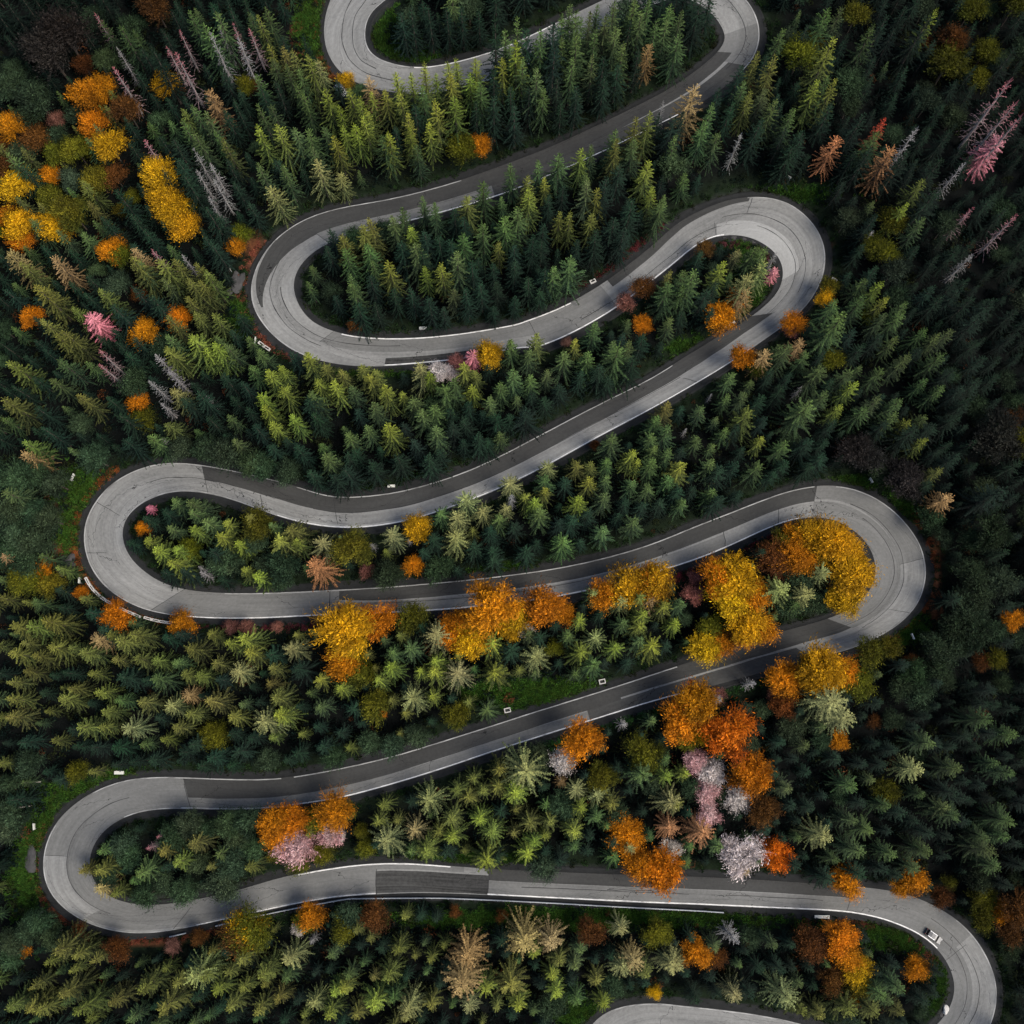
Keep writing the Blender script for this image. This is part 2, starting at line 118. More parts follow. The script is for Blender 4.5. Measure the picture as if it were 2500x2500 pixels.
'H': """Y 200 170 1.3;O 250 210 .3;p 400 120 1.2;y 520 110;Y 660 220 1.1;B 180 360;B 320 430;B 440 340
p 1035 530 1.5;P 1240 470 1.2;O 1350 350 1.3;p 500 700 1.1;o 660 640;o 720 680;o 800 640;o 890 620;y 980 660 1.2;o 750 570;o 900 520;o 630 800 1.1;y 785 800 1.1;o 850 870;o 550 870;y 630 900;p 420 870;p 260 930 1.3;o 480 980 1.2;y 820 1030 1.3;y 1050 1000 1.1;y 1090 930;y 1150 890 .8;o 1180 810;o 1070 820;y 1320 870 1.1;y 1350 740;p 1330 640;p 1450 660;Y 1460 560 1.1;o 1530 720 1.1;s 1440 790;Y 1700 440 1.1;s 1710 550 1.3;y 1840 560;p 1860 710 1.2;u 1860 850 1.2;P 1840 970 1.1;O 1600 880 .8;p 1630 960;s 1540 1020;O 1690 1060 1.1;O 1820 1130 1.2;t 1240 590 .5;w 1590 270 .9;d 600 990;d 900 760;d 880 1020;d 1240 1040;B 1140 1060;Y 130 860 .6;Y 150 950 .7;Y 30 740 .8;P 10 880 .6
R 190 1340 .9;B 60 1330;Y 30 1400;R 910 1330 .5;R 1400 1420 .8;R 650 1310 .5
o 325 1530 1.1;t 715 1580 1.4;t 690 1720 1.5;t 1030 1490 1.4;y 1090 1550;t 1180 1490 1.1;o 1230 1590 1.1;y 1190 1680;y 1220 1780 1.3;y 820 1760;o 960 1740 1.1;y 1000 1850;t 1650 1610 1.3;o 1720 1670 1.1;p 1590 1640;p 1870 1620 1.1;Y 1780 1430;G 1760 1760 .5;o 1440 1710;y 1480 1830;p 1580 1420;s 1320 1620;o 270 1680 1.2;y 190 1840 1.2;o 50 1680;y 20 1760;s 300 1800;p 380 1880 1.3;o 510 1840;p 730 1850 .7;o 90 1900""",
'I': """V 90 90 1.2;O 130 160 1.2;O 30 260 1;V 290 320 1.4;G 150 310 .9;Y 60 340;w 250 130 .8;N 215 80 .7;w 440 40 .9;N 540 100 .7;R 600 160 .9;p 900 130 1.4;p 960 240 1.3;Y 1030 60;O 910 360 .6
M 110 480;P 210 540;M 180 640 1.2;M 180 770 1;u 170 890 1.2;P 350 680 1.1;P 360 1000 1.3;t 400 1090;y 60 550;o 20 720
O 440 560 1.1;R 480 740;V 560 1010 1.1;s 470 1030;s 250 960;s 640 630;s 1000 610;Y 1180 640 .9;s 1190 720;s 1000 810 1.1;s 1090 860;p 840 900 1.1;s 1040 980 1.1;s 900 1030;s 1230 1000;s 1420 980;s 1390 660;p 1350 520;s 1440 370 1.1;s 1590 520 1.2;s 1750 240 1.3;s 1900 330 1.1;s 1520 740;s 1580 780;s 1890 540;s 1800 490;s 1880 810;s 1740 900;s 1770 980 1.1;s 1860 900;s 1350 1080;d 1280 770;d 1570 650;d 1440 880;s 1810 1070;B 1700 1130;d 1180 1090;d 1040 1110;d 870 1140;d 680 1060
O 920 1200 .9;O 960 1150 .8;O 1330 1130 .8;O 1250 1170 .6;R 1430 1270 .8;Y 1520 1150 .5;Y 1720 1250;O 1820 1310 .8;Y 1700 1340;R 1900 1300;R 1850 1420
d 1150 150;B 1350 110;B 1250 60;R 1100 250 .6
w 350 1480 1.1;O 110 1530 .8;O 160 1560 .6;R 230 1560 .6;R 760 1500;O 920 1460 1.1;O 960 1560 .9;G 1000 1620 .8;R 870 1690 .9;Y 1020 1720;O 1000 1790 .5;p 640 1810 1.4;p 340 1780 1;p 15 1600;s 1270 1750 1.1;O 1340 1630 .7;o 720 1880;o 990 1870 1.2;o 1130 1890;o 1270 1880;s 1160 1790;o 820 1900;d 130 1820;d 430 1780""",
}
# ---------------------------------------------------------------- geometry helpers
CAM = np.array(cam.location)
UPV = np.array([0, math.cos(TILT), math.sin(TILT)]); BACK = np.array([0, -math.sin(TILT), math.cos(TILT)])
SLOPE = math.tan(TILT)
def rays(px, py):
    px = np.asarray(px, float); py = np.asarray(py, float)
    a = (px - 1250) / 1250 * HALF; b = (1250 - py) / 1250 * HALF
    d = np.zeros(a.shape + (3,)); d[..., 0] = a
    return d + b[..., None] * UPV - BACK
def unproj(px, py, z):
    d = rays(px, py); t = (np.asarray(z) - CAM[2]) / d[..., 2]
    return CAM + d * t[..., None]
def on_slope(px, py):                      # point on the tilted mean hillside  z = y * SLOPE
    d = rays(px, py); n = np.array([0, -SLOPE, 1.0])
    t = -(CAM @ n) / (d @ n)
    return CAM + d * t[..., None]
def to_px(p):
    v = np.asarray(p) - CAM
    w = -(v @ BACK)
    return np.stack([1250 + v[..., 0] / w / HALF * 1250, 1250 - (v @ UPV) / w / HALF * 1250], -1)
def gauss(a, s):
    r = int(s * 3) + 1; k = np.exp(-0.5 * (np.arange(-r, r + 1) / s) ** 2); k /= k.sum()
    p = np.concatenate([np.repeat(a[:1], r, 0), a, np.repeat(a[-1:], r, 0)])
    if a.ndim == 1: return np.convolve(p, k, 'valid')
    return np.stack([np.convolve(p[:, i], k, 'valid') for i in range(a.shape[1])], 1)
def catmull(P, sub):
    P = np.asarray(P, float); n = len(P); E = np.concatenate([[2 * P[0] - P[1]], P, [2 * P[-1] - P[-2]]])
    out = []
    for i in range(n - 1):
        p0, p1, p2, p3 = E[i:i + 4]
        for k in range(sub):
            t = k / sub
            out.append(0.5 * (2 * p1 + (p2 - p0) * t + (2 * p0 - 5 * p1 + 4 * p2 - p3) * t * t + (3 * p1 - p0 - 3 * p2 + p3) * t ** 3))
    out.append(P[-1]); return np.array(out)
def new_mesh(name, V, F, mats=(), smooth=False, attrs=None, uv=None, midx=None):
    me = bpy.data.meshes.new(name)
    V = np.asarray(V, np.float32); F = np.asarray(F, np.int32)
    me.vertices.add(len(V)); me.vertices.foreach_set('co', V.ravel())
    k = F.shape[1]; me.loops.add(F.size); me.loops.foreach_set('vertex_index', F.ravel())
    me.polygons.add(len(F)); me.polygons.foreach_set('loop_start', np.arange(0, F.size, k, dtype=np.int32))
    me.polygons.foreach_set('loop_total', np.full(len(F), k, np.int32))
    for m in mats: me.materials.append(m)
    if midx is not None: me.polygons.foreach_set('material_index', np.asarray(midx, np.int32))
    if smooth: me.polygons.foreach_set('use_smooth', np.ones(len(F), bool))
    me.update(calc_edges=True)
    for nm, arr in (attrs or {}).items():
        arr = np.asarray(arr, np.float32)
        if arr.ndim == 1: a = me.attributes.new(nm, 'FLOAT', 'POINT'); a.data.foreach_set('value', arr)
        else: a = me.attributes.new(nm, 'FLOAT_COLOR', 'POINT'); a.data.foreach_set('color', arr.ravel())
    if uv is not None:
        l = me.uv_layers.new(name='UVMap'); l.data.foreach_set('uv', np.asarray(uv, np.float32)[F.ravel()].ravel())
    return me
def put(name, me, parent=None, loc=None, rotz=0, mat4=None):
    o = bpy.data.objects.new(name, me); COL.objects.link(o)
    if parent: o.parent = parent
    if loc is not None: o.location = loc
    if rotz: o.rotation_euler = (0, 0, rotz)
    if mat4 is not None: o.matrix_world = mat4
    return o
def empty(name, loc, rotz=0):
    o = bpy.data.objects.new(name, None); COL.objects.link(o); o.location = loc; o.rotation_euler = (0, 0, rotz)
    o.empty_display_size = 0.5
    return o
def tag(o, label=None, cat=None, group=None, kind=None):
    if label: o['label'] = label
    if cat: o['category'] = cat
    if group: o['group'] = group
    if kind: o['kind'] = kind
    return o
def box_bm(bm, c, s, rz=0, bevel=0):
    m = Matrix.Translation(c) @ Matrix.Rotation(rz, 4, 'Z') @ Matrix.Diagonal((s[0], s[1], s[2], 1))
    r = bmesh.ops.create_cube(bm, size=1, matrix=m)
    if bevel:
        es = list({e for v in r['verts'] for e in v.link_edges})
        bmesh.ops.bevel(bm, geom=es, offset=bevel, segments=2, affect='EDGES', profile=.6)
def bm_mesh(name, bm, mat, smooth=False):
    me = bpy.data.meshes.new(name); bm.to_mesh(me); bm.free(); me.materials.append(mat)
    if smooth:
        for p in me.polygons: p.use_smooth = True
    return me
def box_mesh(name, c, s, mat, bevel=0):
    bm = bmesh.new(); box_bm(bm, c, s, 0, bevel); return bm_mesh(name, bm, mat)

# ---------------------------------------------------------------- materials
def node_mat(name, rough=0.85, spec=0.2):
    m = bpy.data.materials.new(name); m.use_nodes = True
    b = m.node_tree.nodes['Principled BSDF']; b.inputs['Roughness'].default_value = rough
    b.inputs['Specular IOR Level'].default_value = spec
    return m, m.node_tree, b
def N(nt, t, **kw):
    n = nt.nodes.new(t)
    for k, v in kw.items(): setattr(n, k, v)
    return n
def mixrgb(nt, fac, a, b, mode='MIX'):
    n = N(nt, 'ShaderNodeMix', data_type='RGBA', blend_type=mode)
    for i, v in ((0, fac), (6, a), (7, b)):
        if hasattr(v, 'is_output'): nt.links.new(v, n.inputs[i])
        else: n.inputs[i].default_value = v if i == 0 else (tuple(v) + (1,))[:4]
    return n.outputs[2]
def ramp(nt, v, stops):
    n = N(nt, 'ShaderNodeValToRGB'); e = n.color_ramp.elements
    while len(e) < len(stops): e.new(0.5)
    for el, (p, c) in zip(e, stops): el.position = p; el.color = tuple(c) + (1,) if len(c) == 3 else c
    nt.links.new(v, n.inputs[0]); return n.outputs[0]
def noise(nt, vec, scale, detail=4, rough=.55):
    n = N(nt, 'ShaderNodeTexNoise'); n.inputs['Scale'].default_value = scale; n.inputs['Detail'].default_value = detail
    n.inputs['Roughness'].default_value = rough
    if vec is not None: nt.links.new(vec, n.inputs['Vector'])
    return n.outputs[0]
def mapping(nt, vec, scale):
    n = N(nt, 'ShaderNodeMapping'); n.inputs['Scale'].default_value = scale; nt.links.new(vec, n.inputs[0]); return n.outputs[0]
def simple_mat(name, col, rough=.7, var=.25, scale=3, metal=0, spec=.3):
    m, nt, b = node_mat(name, rough, spec); tc = N(nt, 'ShaderNodeTexCoord')
    f = noise(nt, tc.outputs['Object'], scale, 5)
    c = mixrgb(nt, f, [v * (1 - var) for v in col], [min(1, v * (1 + var)) for v in col])
    nt.links.new(c, b.inputs['Base Color']); b.inputs['Metallic'].default_value = metal
    return m
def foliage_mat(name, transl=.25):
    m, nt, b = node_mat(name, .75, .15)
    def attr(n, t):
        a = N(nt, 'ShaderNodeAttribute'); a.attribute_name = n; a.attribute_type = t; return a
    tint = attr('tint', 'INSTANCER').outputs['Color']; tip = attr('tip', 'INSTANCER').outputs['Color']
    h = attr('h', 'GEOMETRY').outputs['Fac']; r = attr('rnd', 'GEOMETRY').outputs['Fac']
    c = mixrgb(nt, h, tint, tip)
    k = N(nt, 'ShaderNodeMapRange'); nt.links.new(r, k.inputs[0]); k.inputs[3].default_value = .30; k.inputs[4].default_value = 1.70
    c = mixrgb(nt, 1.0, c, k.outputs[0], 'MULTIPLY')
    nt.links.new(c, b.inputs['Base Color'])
    if not transl: return m
    tr = N(nt, 'ShaderNodeBsdfTranslucent'); nt.links.new(c, tr.inputs[0])
    mx = N(nt, 'ShaderNodeMixShader'); mx.inputs[0].default_value = transl
    nt.links.new(b.outputs[0], mx.inputs[1]); nt.links.new(tr.outputs[0], mx.inputs[2])
    nt.links.new(mx.outputs[0], nt.nodes['Material Output'].inputs[0])
    return m
def asphalt_mat(name, lo, hi, streak=.5, crackw=.22, warm=(.98, .985, .935)):
    """worn tarmac: u runs along the road, v across it (metres)"""
    m, nt, b = node_mat(name, .9, .25); uv = N(nt, 'ShaderNodeUVMap').outputs[0]
    grain = noise(nt, mapping(nt, uv, (1, 1, 1)), 1.3, 6, .7)
    lng = noise(nt, mapping(nt, uv, (.02, .85, 1)), 1.0, 5, .6)
    lng2 = noise(nt, mapping(nt, uv, (.06, 3.2, 1)), 1.0, 3, .6)
    blot = noise(nt, mapping(nt, uv, (.05, .12, 1)), 1.0, 3)
    f = N(nt, 'ShaderNodeMath', operation='MULTIPLY_ADD'); nt.links.new(lng, f.inputs[0]); f.inputs[1].default_value = streak
    g = N(nt, 'ShaderNodeMath', operation='MULTIPLY_ADD'); nt.links.new(lng2, g.inputs[0]); g.inputs[1].default_value = streak * .45
    nt.links.new(grain, g.inputs[2])
    nt.links.new(g.outputs[0], f.inputs[2])
    s = N(nt, 'ShaderNodeMath', operation='ADD'); nt.links.new(f.outputs[0], s.inputs[0]); nt.links.new(blot, s.inputs[1])
    mid = .5 + .5 + streak * .72
    mr = N(nt, 'ShaderNodeMapRange'); nt.links.new(s.outputs[0], mr.inputs[0])
    mr.inputs[1].default_value = mid - .42; mr.inputs[2].default_value = mid + .36
    c = mixrgb(nt, mr.outputs[0], [lo * w for w in warm], [hi * w for w in warm])
    # tar-sealed cracks wandering along the lane joints
    wv = N(nt, 'ShaderNodeTexVoronoi', feature='DISTANCE_TO_EDGE'); wv.inputs['Scale'].default_value = 1
    wrp = N(nt, 'ShaderNodeMixRGB', blend_type='ADD'); wrp.inputs[0].default_value = .12
    nz = N(nt, 'ShaderNodeTexNoise'); nz.inputs['Scale'].default_value = .8; nt.links.new(uv, nz.inputs[0])
    mp = mapping(nt, uv, (.035, .24, 1)); nt.links.new(mp, wrp.inputs[1]); nt.links.new(nz.outputs['Color'], wrp.inputs[2])
    nt.links.new(wrp.outputs[0], wv.inputs['Vector'])
    th = N(nt, 'ShaderNodeMath', operation='LESS_THAN'); nt.links.new(wv.outputs[0], th.inputs[0]); th.inputs[1].default_value = .012 * crackw
    c = mixrgb(nt, th.outputs[0], c, [lo * .35] * 3)
    nt.links.new(c, b.inputs['Base Color'])
    bp = N(nt, 'ShaderNodeBump'); bp.inputs['Strength'].default_value = .25; bp.inputs['Distance'].default_value = .02
    nt.links.new(grain, bp.inputs['Height']); nt.links.new(bp.outputs[0], b.inputs['Normal'])
    return m
MAT = {}
MAT['needles'] = foliage_mat('conifer_needles', 0)
MAT['leaves'] = foliage_mat('broad_leaves', .3)
MAT['bark'] = simple_mat('bark', (.05, .04, .032), .9, .4, 6)
MAT['dead_bark'] = simple_mat('dead_bark', (.22, .2, .19), .9, .4, 6)
MAT['asphalt'] = asphalt_mat('old_asphalt', .125, .28, .9)
MAT['asphalt_mid'] = asphalt_mat('grey_asphalt', .10, .19, .7)
MAT['asphalt_dark'] = asphalt_mat('fresh_asphalt', .030, .062, .5)
MAT['asphalt_wet'] = asphalt_mat('tarred_asphalt', .010, .075, 1.8)
MAT['asphalt_dusk'] = asphalt_mat('darker_asphalt', .035, .075, .6)  # darker lane tone for parts of the second and sixth stretches
MAT['asphalt_pale'] = asphalt_mat('pale_asphalt', .22, .36, .6)
MAT['tar'] = simple_mat('tar', (.02, .02, .02), .6)
MAT['gutter'] = simple_mat('gutter_stone', (.016, .017, .017), .9, .6, .8)
MAT['concrete'] = simple_mat('weathered_concrete', (.55, .53, .49), .9, .25, 2)
MAT['steel'] = simple_mat('galvanised_steel', (.5, .52, .53), .5, .15, 2, .3)
MAT['sign'] = simple_mat('sign_white', (.60, .60, .53), .6, .08, 3)
MAT['rock'] = simple_mat('rock', (.05, .049, .048), .9, .6, 1.2)
MAT['wood'] = simple_mat('weathered_log', (.34, .3, .26), .9, .3, 3)
def paint_mat():
    m, nt, b = node_mat('worn_road_paint', .7, .3); uv = N(nt, 'ShaderNodeUVMap').outputs[0]
    a = noise(nt, mapping(nt, uv, (.5, 4, 1)), 1.0, 5, .7)
    c = ramp(nt, a, [(.33, (.18, .175, .165)), (.5, (.78, .77, .74))])
    nt.links.new(c, b.inputs['Base Color']); return m
MAT['paint'] = paint_mat()
def faded_mat():
    m, nt, b = node_mat('faded_road_paint', .8, .3); uv = N(nt, 'ShaderNodeUVMap').outputs[0]
    a = noise(nt, mapping(nt, uv, (.25, 2.5, 1)), 1.0, 5, .7)
    c = ramp(nt, a, [(.36, (.13, .13, .125)), (.66, (.5, .5, .48))])
    nt.links.new(c, b.inputs['Base Color']); return m
MAT['faded'] = faded_mat()
def ground_mat():
    m, nt, b = node_mat('forest_floor', .95, .1); at = N(nt, 'ShaderNodeAttribute'); at.attribute_name = 'soil'
    tc = N(nt, 'ShaderNodeTexCoord').outputs['Object']
    a = noise(nt, tc, .9, 8, .7); k = N(nt, 'ShaderNodeMapRange'); nt.links.new(a, k.inputs[0])
    k.inputs[1].default_value = .25; k.inputs[2].default_value = .75; k.inputs[3].default_value = .4; k.inputs[4].default_value = 1.5
    c = mixrgb(nt, 1.0, at.outputs[0], k.outputs[0], 'MULTIPLY'); nt.links.new(c, b.inputs['Base Color'])
    bp = N(nt, 'ShaderNodeBump'); bp.inputs['Strength'].default_value = .6; bp.inputs['Distance'].default_value = .3
    nt.links.new(noise(nt, tc, 2.2, 6, .7), bp.inputs['Height']); nt.links.new(bp.outputs[0], b.inputs['Normal'])
    return m
MAT['ground'] = ground_mat()

# ---------------------------------------------------------------- road line
SUB = 6
pairs = [p.split() for p in ROAD.replace('\n', ';').split(';') if p.strip()]
Lp = np.array([tile_px(p[0], float(p[1]), float(p[2])) for p in pairs]); Rp = np.array([tile_px(p[0], float(p[3]), float(p[4])) for p in pairs])
Lp = gauss(catmull(Lp, SUB), 3.2); Rp = gauss(catmull(Rp, SUB), 3.2)
NST = len(Lp)
Cpx = (Lp + Rp) / 2
c0 = on_slope(Cpx[:, 0], Cpx[:, 1])
seg = np.linalg.norm(np.diff(c0, axis=0), axis=1); arc = np.concatenate([[0], np.cumsum(seg)])
uni = np.arange(0, arc[-1], 2.0)
zu = gauss(np.interp(uni, arc, c0[:, 2]), 14)             # even out the gradient over about 60 m of road
RZ = np.interp(arc, uni, zu)
RL = unproj(Lp[:, 0], Lp[:, 1], RZ); RR = unproj(Rp[:, 0], Rp[:, 1], RZ)
for _ in range(2):                                    # level the cross-fall: each edge point takes the height of the centre line square across from it
    RC = (RL + RR) / 2
    def across(E):
        z = np.empty(NST)
        for i in range(NST):
            a, c = max(0, i - 30), min(NST, i + 31); z[i] = RZ[a + int(((RC[a:c, :2] - E[i, :2]) ** 2).sum(1).argmin())]
        return gauss(z, 5)
    RL = unproj(Lp[:, 0], Lp[:, 1], across(RL)); RR = unproj(Rp[:, 0], Rp[:, 1], across(RR))
RC = (RL + RR) / 2; RW = np.linalg.norm((RR - RL)[:, :2], axis=1)
ARC = np.concatenate([[0], np.cumsum(np.linalg.norm(np.diff(RC, axis=0), axis=1))])
def road_at(st, t):                                   # station (survey number), 0 = left edge, 1 = right edge
    i = np.asarray(st, float) * SUB; idx = np.arange(NST)
    l = np.stack([np.interp(i, idx, RL[:, k]) for k in range(3)], -1); r = np.stack([np.interp(i, idx, RR[:, k]) for k in range(3)], -1)
    return l + (r - l) * np.asarray(t)[..., None]
def width_at(st): return np.interp(np.asarray(st) * SUB, np.arange(NST), RW)
def arc_at(st): return np.interp(np.asarray(st) * SUB, np.arange(NST), ARC)
SI = np.unique(np.searchsorted(ARC, np.arange(0, ARC[-1], 2.0)).clip(0, NST - 1))
SX = RC[SI]; SW = np.array([max(np.sqrt(((E[max(0, i - 30):i + 31, :2] - RC[i, :2]) ** 2).sum(1)).min() for E in (RL, RR)) for i in SI])
def road_dist(xy):                                    # distance to the nearest carriageway edge
    out = np.empty(len(xy))
    for a in range(0, len(xy), 4000):
        q = xy[a:a + 4000]; d = np.sqrt((q[:, None, 0] - SX[None, :, 0]) ** 2 + (q[:, None, 1] - SX[None, :, 1]) ** 2) - SW
        out[a:a + 4000] = d.min(1)
    return out
def bumps(x, y):
    return (.9 * np.sin(x * .043 + 1.3) * np.cos(y * .037 + .4) + .5 * np.sin(x * .11 + y * .07) + .28 * np.sin(x * .23 - y * .19 + 2) + .16 * np.sin(x * .51 + y * .43))
def terrain(xy):
    out = np.empty(len(xy))
    for a in range(0, len(xy), 4000):
        q = xy[a:a + 4000]
        d2 = (q[:, None, 0] - SX[None, :, 0]) ** 2 + (q[:, None, 1] - SX[None, :, 1]) ** 2
        d = np.maximum(np.sqrt(d2) - SW * .85, 0)
        w = 1 / (d * d + .6) ** 2 * 2.0
        w0 = .0022; far = np.exp(-d.min(1) / 14.)
        base = q[:, 1] * SLOPE + bumps(q[:, 0], q[:, 1]) * (1 - far)
        h = ((w * SX[None, :, 2]).sum(1) + w0 * base) / (w.sum(1) + w0)
        e = (np.sqrt(d2) - SW).min(1)
        out[a:a + 4000] = h - .42 * (1 - np.clip((e - 1.2) / 1.0, 0, 1)) + .10 * np.clip((e - 1.8) / 1.5, 0, 1)
    return out

# ---------------------------------------------------------------- ground sheet
core = np.arange(-172, 172.1, 1.4)
out_ = 172 + np.cumsum(1.4 * 1.16 ** np.arange(1, 34))
gx = np.concatenate([-out_[::-1], core, out_]); gy = gx.copy()
X, Y = np.meshgrid(gx, gy); XY = np.stack([X.ravel(), Y.ravel()], 1)
Zg = terrain(XY); Eg = road_dist(XY); GP = to_px(np.column_stack([XY, Zg]))
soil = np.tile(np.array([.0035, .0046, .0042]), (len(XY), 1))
def blob(px, py, rx, ry=None, soft=.45):
    ry = ry or rx; q = np.sqrt(((GP[:, 0] - px) / rx) ** 2 + ((GP[:, 1] - py) / ry) ** 2)
    q = q + .18 * np.sin(GP[:, 0] * .11) * np.cos(GP[:, 1] * .09)
    return np.clip((1 - q) / soft, 0, 1)
def lay(f, c):
    global soil
    soil = soil + (np.array(c) - soil) * f[:, None]
verge = np.clip((7 - Eg) / 4, 0, 1) * (Eg > .2)
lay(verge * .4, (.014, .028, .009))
GRASS = [(185, 1195, 62, 55), (165, 1290, 40, 60), (950, 90, 50, 70), (1010, 140, 60, 26), (590, 785, 34, 60), (1690, 850, 70, 26), (1300, 1690, 190, 36), (95, 2010, 60, 70), (200, 1930, 110, 30),
         (2200, 1270, 36, 120), (2225, 1540, 50, 40), (1960, 470, 90, 22), (2080, 1180, 60, 22), (1240, 1390, 60, 16), (1400, 2245, 480, 26), (2180, 2285, 90, 40), (2300, 2400, 36, 90), (1400, 2465, 60, 40),
         (760, 60, 46, 90), (1830, 700, 40, 140), (60, 2150, 40, 110), (900, 905, 120, 14), (1100, 2100, 160, 20), (300, 1890, 60, 14)]
for g in GRASS: lay(blob(*g) * .85, (.024, .066, .010))
RUST = [(735, 90, 26, 80), (620, 620, 26, 60), (610, 760, 16, 50), (160, 1300, 40, 90), (190, 1330, 18, 60), (2280, 1420, 20, 140), (2130, 1580, 110, 14), (70, 2100, 30, 90), (330, 2296, 120, 16), (1900, 1290, 80, 14), (1980, 600, 60, 14), (1880, 2228, 220, 9)]
for g in RUST: lay(blob(*g) * .75, (.17, .06, .028))
lay(np.clip((2.0 - Eg) / .8, 0, 1) * .8, (.03, .032, .03))
n = len(gx); ii = np.arange(n * n).reshape(n, n)
F = np.stack([ii[:-1, :-1], ii[:-1, 1:], ii[1:, 1:], ii[1:, :-1]], -1).reshape(-1, 4)
g = put('ground', new_mesh('ground', np.column_stack([XY, Zg]), F, [MAT['ground']], True, {'soil': np.column_stack([soil, np.ones(len(soil))])}))
tag(g, kind='structure')

# ---------------------------------------------------------------- carriageway
def strip_mesh(name, st0, st1, t0, t1, lift, mat, cols=4, metres=None, jag=0, step=.8):
    """t0, t1: fractions of the width, numbers or callables of station; metres: (side, a, b) strip measured in from an edge"""
    ln = arc_at(st1) - arc_at(st0); k = max(2, int(ln / step)); st = np.linspace(st0, st1, k + 1); w = width_at(st)
    if metres:
        side, a, b = metres; A = a / w; B = b / w
        if side == 'R': A, B = 1 - B, 1 - A
    else:
        A = np.array([t0(s) for s in st]) if callable(t0) else np.full(len(st), t0); B = np.array([t1(s) for s in st]) if callable(t1) else np.full(len(st), t1)
    if jag:
        jg = gauss(RNG.normal(0, 1, len(st)), 2.0) * jag
        if not metres or True: A = A + np.where(A > .02, jg, 0); B = B + np.where(B < .98, jg[::-1], 0)
    V = []; UV = []
    for c in range(cols + 1):
        t = A + (B - A) * c / cols
        p = road_at(st, t); p[:, 2] += lift + .05 * (1 - (2 * t - 1) ** 2)
        V.append(p); UV.append(np.column_stack([arc_at(st), t * w]))
    V = np.stack(V, 1).reshape(-1, 3); UV = np.stack(UV, 1).reshape(-1, 2)
    ii = np.arange((k + 1) * (cols + 1)).reshape(k + 1, cols + 1)
    F = np.stack([ii[:-1, :-1], ii[1:, :-1], ii[1:, 1:], ii[:-1, 1:]], -1).reshape(-1, 4)
    return new_mesh(name, V, F, [mat], True, uv=UV)
LAST = (NST - 1) / SUB
road = tag(put('road', strip_mesh('road', 0, LAST, 0, 1, 0, MAT['asphalt'], 8)), kind='structure')
def gutter(side):
    st = np.linspace(0, LAST, int(ARC[-1] / 1.0)); t = np.zeros(len(st)) if side == 'L' else np.ones(len(st))
    p = road_at(st, t); q = road_at(st, 1 - t); n = p - q; n /= np.linalg.norm(n, axis=1)[:, None]
    wob = gauss(RNG.normal(0, 1, len(st)), 6) * .55
    prof = [(-.05, -.02), (.12, -.05), (.7, -.18), (1.3, -.12), (1.75, -.02), (2.7, -.9)]
    V = []
    for o, z in prof:
        v = p + n * (o * (1 + (wob if o > .3 else 0)))[:, None] if o > .3 else p + n * o
        v = v.copy(); v[:, 2] += z; V.append(v)
    V = np.stack(V, 1).reshape(-1, 3); m = len(prof); ii = np.arange(len(st) * m).reshape(-1, m)
    F = np.stack([ii[:-1, :-1], ii[1:, :-1], ii[1:, 1:], ii[:-1, 1:]], -1).reshape(-1, 4)
    tag(put('gutter', new_mesh('gutter', V, F, [MAT['gutter']], True)), kind='structure')
gutter('L'); gutter('R')
def lerp(a, b, x0, x1): return lambda s: a + (b - a) * min(1, max(0, (s - x0) / (x1 - x0)))
PATCH = [  # stations, lane fractions, surface
 (20.5, 23.4, 0, 1, 'mid'), (23.4, 33.2, 0, .5, 'dusk'), (22.5, 40.5, lerp(.62, .42, 23, 33), 1, 'dark'), (40.5, 45.4, lerp(.42, .80, 40.5, 45.4), lerp(1, .84, 40.5, 45.4), 'dark'), (33.2, 39.8, 0, .42, 'mid'),
 (48.8, 57.3, 0, lerp(.46, .55, 49, 53), 'mid'), (57.3, 60.2, 0, 1, 'mid'), (51.5, 54.6, .72, .95, 'wet'), (60.5, 67.1, 0, lerp(.3, .12, 62, 67), 'dark'),
 (65.7, 72.2, .62, 1, 'pale'), (75.4, 82, lerp(.6, .5, 76, 82), 1, 'dark'), (82, 96.2, .48, 1, 'dark'), (82, 94, 0, .10, 'pale'),
 (93.8, 96.2, 0, .42, 'asphalt'), (107.4, 113, 0, 1, 'mid'), (109, 128.1, 0, lerp(.12, .5, 109, 114), 'dark'), (113, 124, .56, .93, 'mid'),
 (128.1, 134.6, 0, lerp(.42, .5, 128, 134), 'mid'), (128.1, 139.2, .5, 1, 'mid'), (139.2, 147, .52, 1, 'dark'), (141.5, 148, 0, .46, 'dusk'), (148, 160.6, 0, .40, 'mid'), (147, 160.6, lerp(.44, .36, 147, 158), 1, 'dark'),
 (160.6, 167.5, 0, 1, 'mid'), (167.5, 171.5, 0, .5, 'mid'), (171.5, 181.4, 0, .9, 'mid'), (181.4, 185.1, .26, .97, 'wet'), (181.4, 184.4, 0, .2, 'mid'), (185.1, 194.4, 0, .44, 'dark'),
 (185.1, 194.4, .46, .93, 'mid'), (194.4, 200, 0, 1, 'mid'), (200, 205, .55, 1, 'mid'), (160.6, 167.3, lerp(.76, .93, 161, 167), 1, 'dark'),
]
for i, (a, b, t0, t1, s) in enumerate(PATCH):
    m = MAT['asphalt' if s == 'asphalt' else 'asphalt_' + s]
    put('asphalt_patch', strip_mesh('asphalt_patch', a, b, t0, t1, .008 + .004 * (i % 5), m, 4, jag=.012), road)
